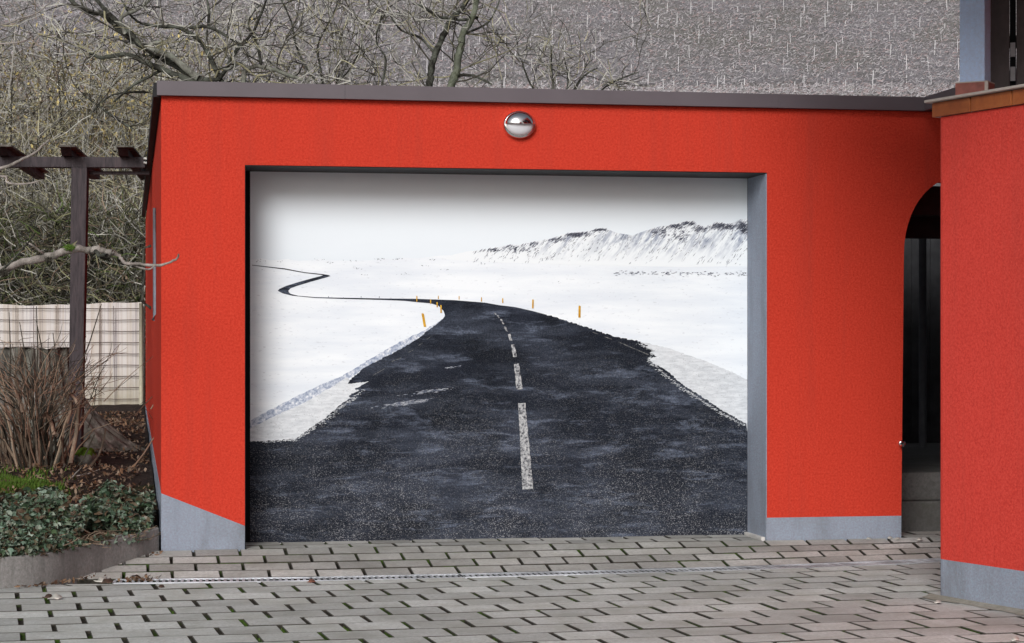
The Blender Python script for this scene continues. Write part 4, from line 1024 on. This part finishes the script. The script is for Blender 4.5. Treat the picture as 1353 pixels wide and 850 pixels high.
# orchard trees behind the garage
def gz(x, y): return hill_z(x, y)
def base_at(u, d): P = at(u, 0, d); P.z = gz(P.x, P.y)-0.1; return P
bt = base_at(300, 27)
polytree('orchard_tree', 'old bare tree with lichen white limbs spreading behind the left roof end', 'tree', bt,
    [([(330, 190), (300, 125), (262, 104), (225, 82), (190, 62), (165, 45), (140, 22), (110, 12), (90, -3), (70, -30)], (5.5, 2.0), 0),
     ([(300, 125), (255, 108), (215, 92), (188, 80), (165, 72), (135, 76), (118, 70)], (4.2, 1.6), 0),
     ([(262, 104), (225, 75), (195, 62), (215, 55)], (4, 1.8), 1), ([(190, 62), (150, 25), (128, 0), (112, -20)], (3.2, 1.6), 0),
     ([(165, 45), (160, 24), (180, 14), (196, 2), (210, -15)], (2.4, 1.2), 1), ([(262, 104), (290, 104), (310, 70), (335, 40), (352, 0)], (3.0, 1.2), 0),
     ([(300, 125), (270, 62), (240, 38), (212, 35), (180, 28), (160, 0)], (3.0, 1.0), 0), ([(330, 150), (322, 108), (326, 92), (345, 88), (372, 96), (400, 106)], (3.4, 2.0), 1),
     ([(326, 92), (316, 84), (300, 92), (288, 88)], (2.2, 1.2), 1), ([(250, 37), (275, 36), (310, 54), (315, 62)], (2.0, 1.2), 0),
     ([(345, 88), (340, 60), (328, 30), (345, 5)], (1.8, 0.8), 0), ([(215, 92), (180, 110), (170, 118), (150, 135)], (1.8, 1.0), 0),
     ([(275, 36), (276, 10), (270, -10)], (1.8, 1), 0), ([(120, 150), (150, 125), (200, 122)], (1.0, 1.4), 0), ([(110, 125), (150, 155), (175, 170)], (1.0, 1.4), 0)],
    27.0, [m_barkdark, m_barklich], 15, 5, 0.8, 2, ([bt, at(338, 330, 27), at(330, 190, 27)], [0.17, 0.12, 0.08]), None, 3, 0.0055)
bt = base_at(578, 31)
polytree('orchard_tree', 'tree with two dark stems rising above the middle of the garage roof', 'tree', bt,
    [([(575, 200), (568, 118), (570, 95), (575, 72), (586, 48), (596, 25), (612, 10), (625, -15)], (4.6, 2.4), 0),
     ([(585, 200), (596, 118), (602, 95), (606, 72), (612, 45), (625, 20), (632, -15)], (5.2, 3.0), 1),
     ([(596, 25), (580, 22), (560, 10), (545, 5)], (2.0, 1.0), 0), ([(602, 100), (625, 100), (650, 112)], (2.0, 1.2), 0), ([(596, 25), (618, 26), (632, 22)], (2.0, 1.2), 0),
     ([(500, 130), (510, 80), (497, 55), (505, 20)], (1.4, 0.7), 0), ([(575, 72), (555, 50), (530, 40), (515, 20)], (1.6, 0.8), 0), ([(612, 45), (645, 30), (660, 0)], (1.6, 0.8), 0)],
    31.0, [m_barkdark, m_bark('moss_green_bark', (0.04, 0.045, 0.03), (0.10, 0.11, 0.075), (0.2, 0.2, 0.15), 8, 0.5)], 16, 6, 1.0, 2, ([bt, at(580, 300, 31), at(580, 190, 31)], [0.2, 0.16, 0.12]), None, 3, 0.0055)
bt = base_at(440, 34)
polytree('orchard_tree', 'thin twiggy bare tree between the two larger trees above the roof', 'tree', bt,
    [([(430, 160), (425, 100), (420, 60), (440, 20), (450, -10)], (1.6, 0.8), 0), ([(425, 120), (395, 70), (385, 30), (370, -5)], (1.5, 0.8), 0), ([(430, 130), (470, 80), (480, 40), (500, 5)], (1.4, 0.7), 0), ([(440, 130), (455, 90), (470, 60)], (1.2, 0.6), 1)],
    34.0, [m_barkdark, m_barklich], 17, 9, 1.1, 2, ([bt, at(436, 300, 34), at(430, 150, 34)], [0.1, 0.07, 0.03]), None, 3, 0.006)
bt = base_at(740, 36)
polytree('orchard_tree', 'low dark twiggy bush showing just above the roof right of the round lamp', 'bush', bt,
    [([(735, 170), (730, 110), (728, 60)], (1.4, 0.8), 0), ([(740, 170), (765, 108), (790, 90)], (1.6, 0.8), 0), ([(740, 170), (700, 110), (690, 80)], (1.2, 0.7), 0), ([(745, 170), (800, 115), (845, 95)], (1.4, 0.7), 0), ([(740, 160), (750, 110), (745, 75)], (1.2, 0.6), 0)],
    36.0, [m_barkdark, m_barklich], 18, 7, 0.8, 2, ([bt, at(740, 300, 36), at(740, 160, 36)], [0.1, 0.07, 0.04]), None, 3, 0.006)

# bushes of the thicket at the left, each its own
bl = [(10, 26.5, 3.2, 'grey green thorny bush at the far left edge behind the fence', 0), (75, 27.5, 3.4, 'upright twiggy bush directly behind the pergola post', 1),
      (140, 26.2, 3.0, 'dense grey bush between pergola post and garage corner', 0), (185, 28.5, 3.0, 'bush with long upright shoots touching the garage corner in view', 2),
      (40, 30, 4.6, 'tall pale yellowish bush rising to the top left of the view', 3), (120, 31, 4.6, 'tall bush holding yellowed leaves above the pergola beam', 3), (200, 32, 4.6, 'tall bush with faded yellow leaves beside the roof corner', 3),
      (-30, 31, 4.8, 'tall brown bush cut by the left border of the view', 2), (270, 33, 4.4, 'grey brown bush rising just above the left end of the roof', 0), (380, 35, 4.4, 'olive bush half hidden behind the roof left of the twin stem tree', 1), (490, 36, 4.2, 'low olive bush behind the roof beside the twin stem tree', 1)]
for (u, d, h, lab, kind) in bl:
    r = random.Random(int(u*7+d*3)); P = base_at(u, d); E = empty('bare_bush', P); tag(E, lab, 'bush', 'leafless bushes behind the garden')
    ms_ = MB(); mt = MB(); ml = MB()
    w = 0.75
    for k in range(46):
        a = r.uniform(0, 6.28); p = Vector((math.cos(a)*r.random()*w, math.sin(a)*r.random()*w*0.8, 0.05))
        dv = Vector((r.gauss(0, 0.28), r.gauss(0, 0.25), 1)).normalized()
        pts, de = wander(p, dv, h*r.uniform(0.55, 1.05), 7, r, 0.13, 0.02); th = r.uniform(0.008, 0.022)
        ms_.tube(pts, [th*(1-0.75*i/7) for i in range(8)], 4, r.choice([0, 1, 1, 2]), False)
        for q in range(15):
            i = r.randint(1, 7); nd = Vector((r.gauss(0, 1), r.gauss(0, 0.8), r.gauss(0.3, 0.7))).normalized()
            branchy(mt, pts[i], nd, r.uniform(0.25, 0.65), 0.007, 1, r, 0.28, 0.02, 4, lambda dd: r.choice([0, 0, 1, 1, 2, 3]), 1.1, 0.0032)
            for z in range(9 if kind == 3 else 3): leaf(ml, pts[i]+Vector((r.gauss(0, 0.28), r.gauss(0, 0.28), r.gauss(0, 0.28))), r.uniform(0.025, 0.062), r, 1.2, False, 0 if kind == 3 and r.random() < 0.55 else r.choice([1, 1, 2]))
    pal = [[t_grey, t_olive, t_dark, t_pale], [t_olive, t_grey, t_dark, t_pale], [t_brown, t_grey, t_dark, t_pale], [t_grey, t_olive, t_brown, t_pale]][kind]
    ms_.build('stems', [t_dark, t_grey, t_brown], E); mt.build('twigs', pal, E)
    if ml.v: ml.build('leaves', [t_yell, t_olive, t_brown], E)
# far brushwood that reads as one mass
mb = MB(); r = random.Random(77)
for k in range(26000):
    u = r.uniform(-60, 560)**1.0; d = r.uniform(36, 60)
    zt = 300-250*r.random()-30
    x = (u-CU)*d/F; g = gz(x, d); hm = 5.2*(1-max(0, u-200)/420)*r.uniform(0.3, 1)+0.2
    p = Vector((x, d, g+hm*r.random())); dv = Vector((r.gauss(0, 0.6), r.gauss(0, 0.4), r.gauss(0.6, 0.6))).normalized()
    pts, _ = wander(p, dv, r.uniform(0.3, 0.9), 3, r, 0.8, 0)
    mb.tube(pts, [0.011, 0.010, 0.008, 0.005], 3, r.choice([0, 0, 1, 1, 2, 3, 4]), False)
bw = mb.build('brushwood', [t_grey, t_olive, t_brown, t_dark, t_pale], None); tag(bw, 'mass of grey leafless brushwood on the foot of the slope at left', 'brushwood', kind='stuff')
# dense understory right behind the fence
mb = MB(); r = random.Random(78)
for k in range(9000):
    u = r.uniform(-60, 215); d = r.uniform(24.6, 27); x = (u-CU)*d/F
    p = Vector((x, d, gz(x, d)+2.2*r.random()**1.2)); dv = Vector((r.gauss(0, 0.9), r.gauss(0, 0.5), r.gauss(0.4, 0.7))).normalized()
    pts, _ = wander(p, dv, r.uniform(0.15, 0.5), 3, r, 0.8, 0)
    mb.tube(pts, [0.006, 0.006, 0.005, 0.003], 3, r.choice([0, 0, 0, 1, 1, 1, 2, 3, 3, 5, 4]), False)
bw = mb.build('bramble_undergrowth', [twig('bramble_grey', (0.17, 0.165, 0.14), 0.8), twig('bramble_olive', (0.15, 0.15, 0.085), 0.8), t_brown, t_dark, t_pale, t_green], None); tag(bw, 'tangled grey green bramble undergrowth just over the pale fence', 'brambles', kind='stuff')

# ------------------------------------------------------------------ VINEYARD
mb = MB(); r = random.Random(88)
for k in range(120000):
    y = r.uniform(186, 250); x = r.uniform(-70, 62)
    if r.random() < 0.7: y = round(y/2.1)*2.1+r.gauss(0, 0.25)+0.02*x
    p = Vector((x, y, hill_z(x, y)+r.uniform(-0.1, 0.7)))
    a = r.gauss(0.35, 0.7) if x > 12 else r.uniform(-1.6, 1.6); L = r.uniform(0.10, 0.42); dv = Vector((math.cos(a), r.gauss(0, 0.2), math.sin(a)*0.8)); w = r.uniform(0.018, 0.04)
    q = Vector((-dv.z, 0, dv.x)).normalized()*w; e = p+dv*L; b = Vector((0, w*1.6, 0))
    mb.add([p-q, p+q, p+b, e-q*0.6, e+q*0.6, e+b*0.6], [(0, 1, 4, 3), (1, 2, 5, 4), (2, 0, 3, 5)], r.choice([0, 0, 1, 2, 3, 3, 4]))
v = mb.build('vines', [t_mauve, twig('vine_rust', (0.33, 0.25, 0.25), 0.4), twig('vine_pale', (0.46, 0.44, 0.465), 0.3), twig('vine_dark', (0.17, 0.155, 0.162)), twig('vine_grey', (0.35, 0.34, 0.34), 0.4)], None); tag(v, 'grey leafless vines covering the steep vineyard slope', 'vines', kind='stuff')
m_stake = simple('weathered_stake', (0.66, 0.64, 0.66, 1), 0.8, 0.2, 3)
stake = None; r = random.Random(99); cnt = 0
for j in range(9):
    y0 = 196+j*4.6
    for i in range(46):
        x = -62+i*2.45+(1.2 if j % 2 else 0)+r.gauss(0, 0.22); y = y0+r.gauss(0, 0.5)+0.03*x
        u = CU+x*F/y; vv = HV-(hill_z(x, y)+0.8-H)*F/y
        if not (235 < u < 1272 and -8 < vv < 122) or r.random() < 0.12 or cnt >= 290: continue
        if stake is None:
            mb = MB(); mb.hexa([Vector((-0.042, -0.042, -0.2)), Vector((0.042, -0.042, -0.2)), Vector((0.042, 0.042, -0.2)), Vector((-0.042, 0.042, -0.2))], [Vector((-0.028, -0.028, 1.6)), Vector((0.028, -0.028, 1.65)), Vector((0.028, 0.028, 1.58)), Vector((-0.028, 0.028, 1.56))])
            stake = mb.build('vine_stake', m_stake, None); o = stake
        else:
            o = stake.copy(); COL.objects.link(o)
        o.location = (x, y, hill_z(x, y)); o.rotation_euler = (r.gauss(0, 0.03), r.gauss(0, 0.04), r.random()*3); q_ = r.uniform(0.6, 1.05); o.scale = (q_, q_, r.uniform(0.35, 0.95))
        tag(o, 'thin pale stake standing among the grey vines on the slope', 'stake', 'vine stakes on the hillside'); cnt += 1
# ------------------------------------------------------------------ SMALL THINGS ON THE PAVING
def ground_leaf(u, v, z, size, m, label, name='fallen_leaf', seed=1, dome_=0.5):
    P = on_z(u, v, z+0.004); r = random.Random(seed); mb = MB(); n = 12; vs = [Vector((0, 0, 0.2*size*dome_))]
    for k in range(n):
        a = 2*math.pi*k/n; rr = size*(0.5+0.12*math.sin(2*a)+r.uniform(-0.06, 0.06)); vs.append(Vector((rr*math.cos(a)*1.25, rr*math.sin(a)*0.9, r.uniform(0.0, 0.35)*size*dome_+(0.3*size if k in (2, 3, 4) else 0))))
    mb.add(vs, [(0, 1+k, 1+(k+1) % n) for k in range(n)]); o = mb.build(name, m, None, True); o.location = P
    so = o.modifiers.new('t', 'SOLIDIFY'); so.thickness = 0.0015
    tag(o, label, 'leaf'); return o
m_wl = simple('bleached_leaf', (0.62, 0.60, 0.55, 1), 0.6, 0.15, 30); m_bl = simple('brown_leaf', (0.09, 0.055, 0.04, 1), 0.7, 0.4, 30)
ground_leaf(134, 769, 0, 0.055, m_wl, 'bleached white leaf lying at the foot of the concrete edging', seed=2)
ground_leaf(73, 791.5, 0, 0.052, m_wl, 'bleached white leaf lying on the paving at the left edge', seed=3)
ground_leaf(63, 790, 0, 0.04, m_bl, 'brown curled leaf touching the white leaf at the left edge of the paving', seed=4)
ground_leaf(140, 770.5, 0, 0.05, m_bl, 'dark leaf under the white leaf by the edging', seed=5)
ground_leaf(411, 769.5, 0, 0.035, simple('rust_leaf', (0.22, 0.09, 0.06, 1), 0.7, 0.3, 30), 'small reddish leaf beside the middle of the drain grate', seed=6)
ground_leaf(212, 776, 0, 0.03, m_bl, 'small rusty leaf near the left end of the drain', seed=7)
mb = MB(); r = random.Random(55); c = on_z(184, 767.5)
for k in range(70): leaf(mb, c+Vector((r.gauss(0, 0.045), r.gauss(0, 0.05), 0.005+abs(r.gauss(0, 0.008)))), r.uniform(0.015, 0.035), r, 0.6, False)
tag(mb.build('leaf_heap', m_litter, None), 'little heap of rotting brown leaves at the left end of the drain', 'leaves', kind='stuff')
mb = MB()
for k in range(170):
    f = r.random(); i = int(2*12+f*(len(EPS)-26)); p = EPS[min(i, len(EPS)-2)][0]; leaf(mb, Vector((p.x+r.gauss(0.02, 0.02), p.y-abs(r.gauss(0, 0.025))-0.01, 0.006+0.01*r.random()+max(0, (p.y-11.35))*0.17)), r.uniform(0.012, 0.03), r, 0.6, False)
tag(mb.build('edging_debris', m_litter, None), 'dark leaf debris collected along the foot of the edging', 'leaves', kind='stuff')
for i, (u, v, z, lab) in enumerate([(1148, 713, 0.075, 'white scrap left of the group of scraps by the arch'), (1176, 711.5, 0.08, 'white scrap lying at the arch corner'), (1186, 713, 0.075, 'white scrap just inside the arch corner'), (1215, 713.5, 0.075, 'tiny white scrap in the mouth of the arch'), (1239, 796.5, 0.0, 'white crumb at the corner of the terrace plinth'), (1341, 846, 0, 'white scrap in the bottom right corner of the paving')]):
    o = ground_leaf(u, v, z, 0.028 if i < 4 else 0.03, m_wl, lab, 'paper_scrap', 30+i); o['category'] = 'scrap'
# mortar fillet at the foot of the terrace wall
mb = MB(); r = random.Random(12); row = []
for k in range(60):
    a = -0.05+k*0.05; w = 0.05+0.03*mnoise.noise(Vector((a*5, 0, 0)))+0.02*r.random()
    row.append([C0+WD*a-WN*w+Vector((0, 0, 0.002)), C0+WD*a-WN*w*0.4+Vector((0, 0, 0.008)), C0+WD*a+WN*0.0+Vector((0, 0, 0.016))])
mb.add([p for q in row for p in q], [(i*3+k, (i+1)*3+k, (i+1)*3+k+1, i*3+k+1) for i in range(59) for k in range(2)])
o = mb.build('mortar_fillet', m_concrete('pale_mortar', (0.30, 0.285, 0.25), 0, 0.3), None, True); tag(o, kind='structure')

# ------------------------------------------------------------------ CAMERA, LIGHT
cam = bpy.data.cameras.new('camera'); co = bpy.data.objects.new('camera', cam); COL.objects.link(co)
cam.sensor_width = 36; cam.lens = 36*F/1353; cam.shift_y = (HV-425)/1353; cam.clip_end = 3000; cam.clip_start = 0.1
co.location = (0, 0, H); co.rotation_euler = (math.radians(90), 0, 0); sc.camera = co
w = bpy.data.worlds.new('World'); sc.world = w; w.use_nodes = True; nt = w.node_tree
bg = nt.nodes['Background']; sky = nt.nodes.new('ShaderNodeTexSky'); sky.sky_type = 'NISHITA'; sky.sun_disc = False
SE, SA = math.radians(27), math.radians(193)      # sun high behind the camera, a little to the left
sky.sun_elevation = SE; sky.sun_rotation = SA; sky.dust_density = 4; sky.air_density = 1.0; sky.ozone_density = 1.0
hs = nt.nodes.new('ShaderNodeHueSaturation'); hs.inputs['Saturation'].default_value = 0.35
nt.links.new(sky.outputs[0], hs.inputs['Color']); nt.links.new(hs.outputs[0], bg.inputs['Color']); bg.inputs['Strength'].default_value = 0.055
sl_ = bpy.data.lights.new('sun', 'SUN'); so_ = bpy.data.objects.new('sun', sl_); COL.objects.link(so_)
sl_.energy = 1.5; sl_.angle = math.radians(24); sl_.color = (1, 1.0, 0.985)
dv = Vector((math.sin(SA)*math.cos(SE), math.cos(SA)*math.cos(SE), math.sin(SE)))   # towards the sun
so_.rotation_euler = dv.to_track_quat('Z', 'Y').to_euler()
sc.view_settings.view_transform = 'Standard'; sc.view_settings.look = 'None'; sc.view_settings.gamma = 1
sc.view_settings.exposure = 0.50
sc.cycles.use_denoising = True; sc.cycles.max_bounces = 5; sc.cycles.diffuse_bounces = 3
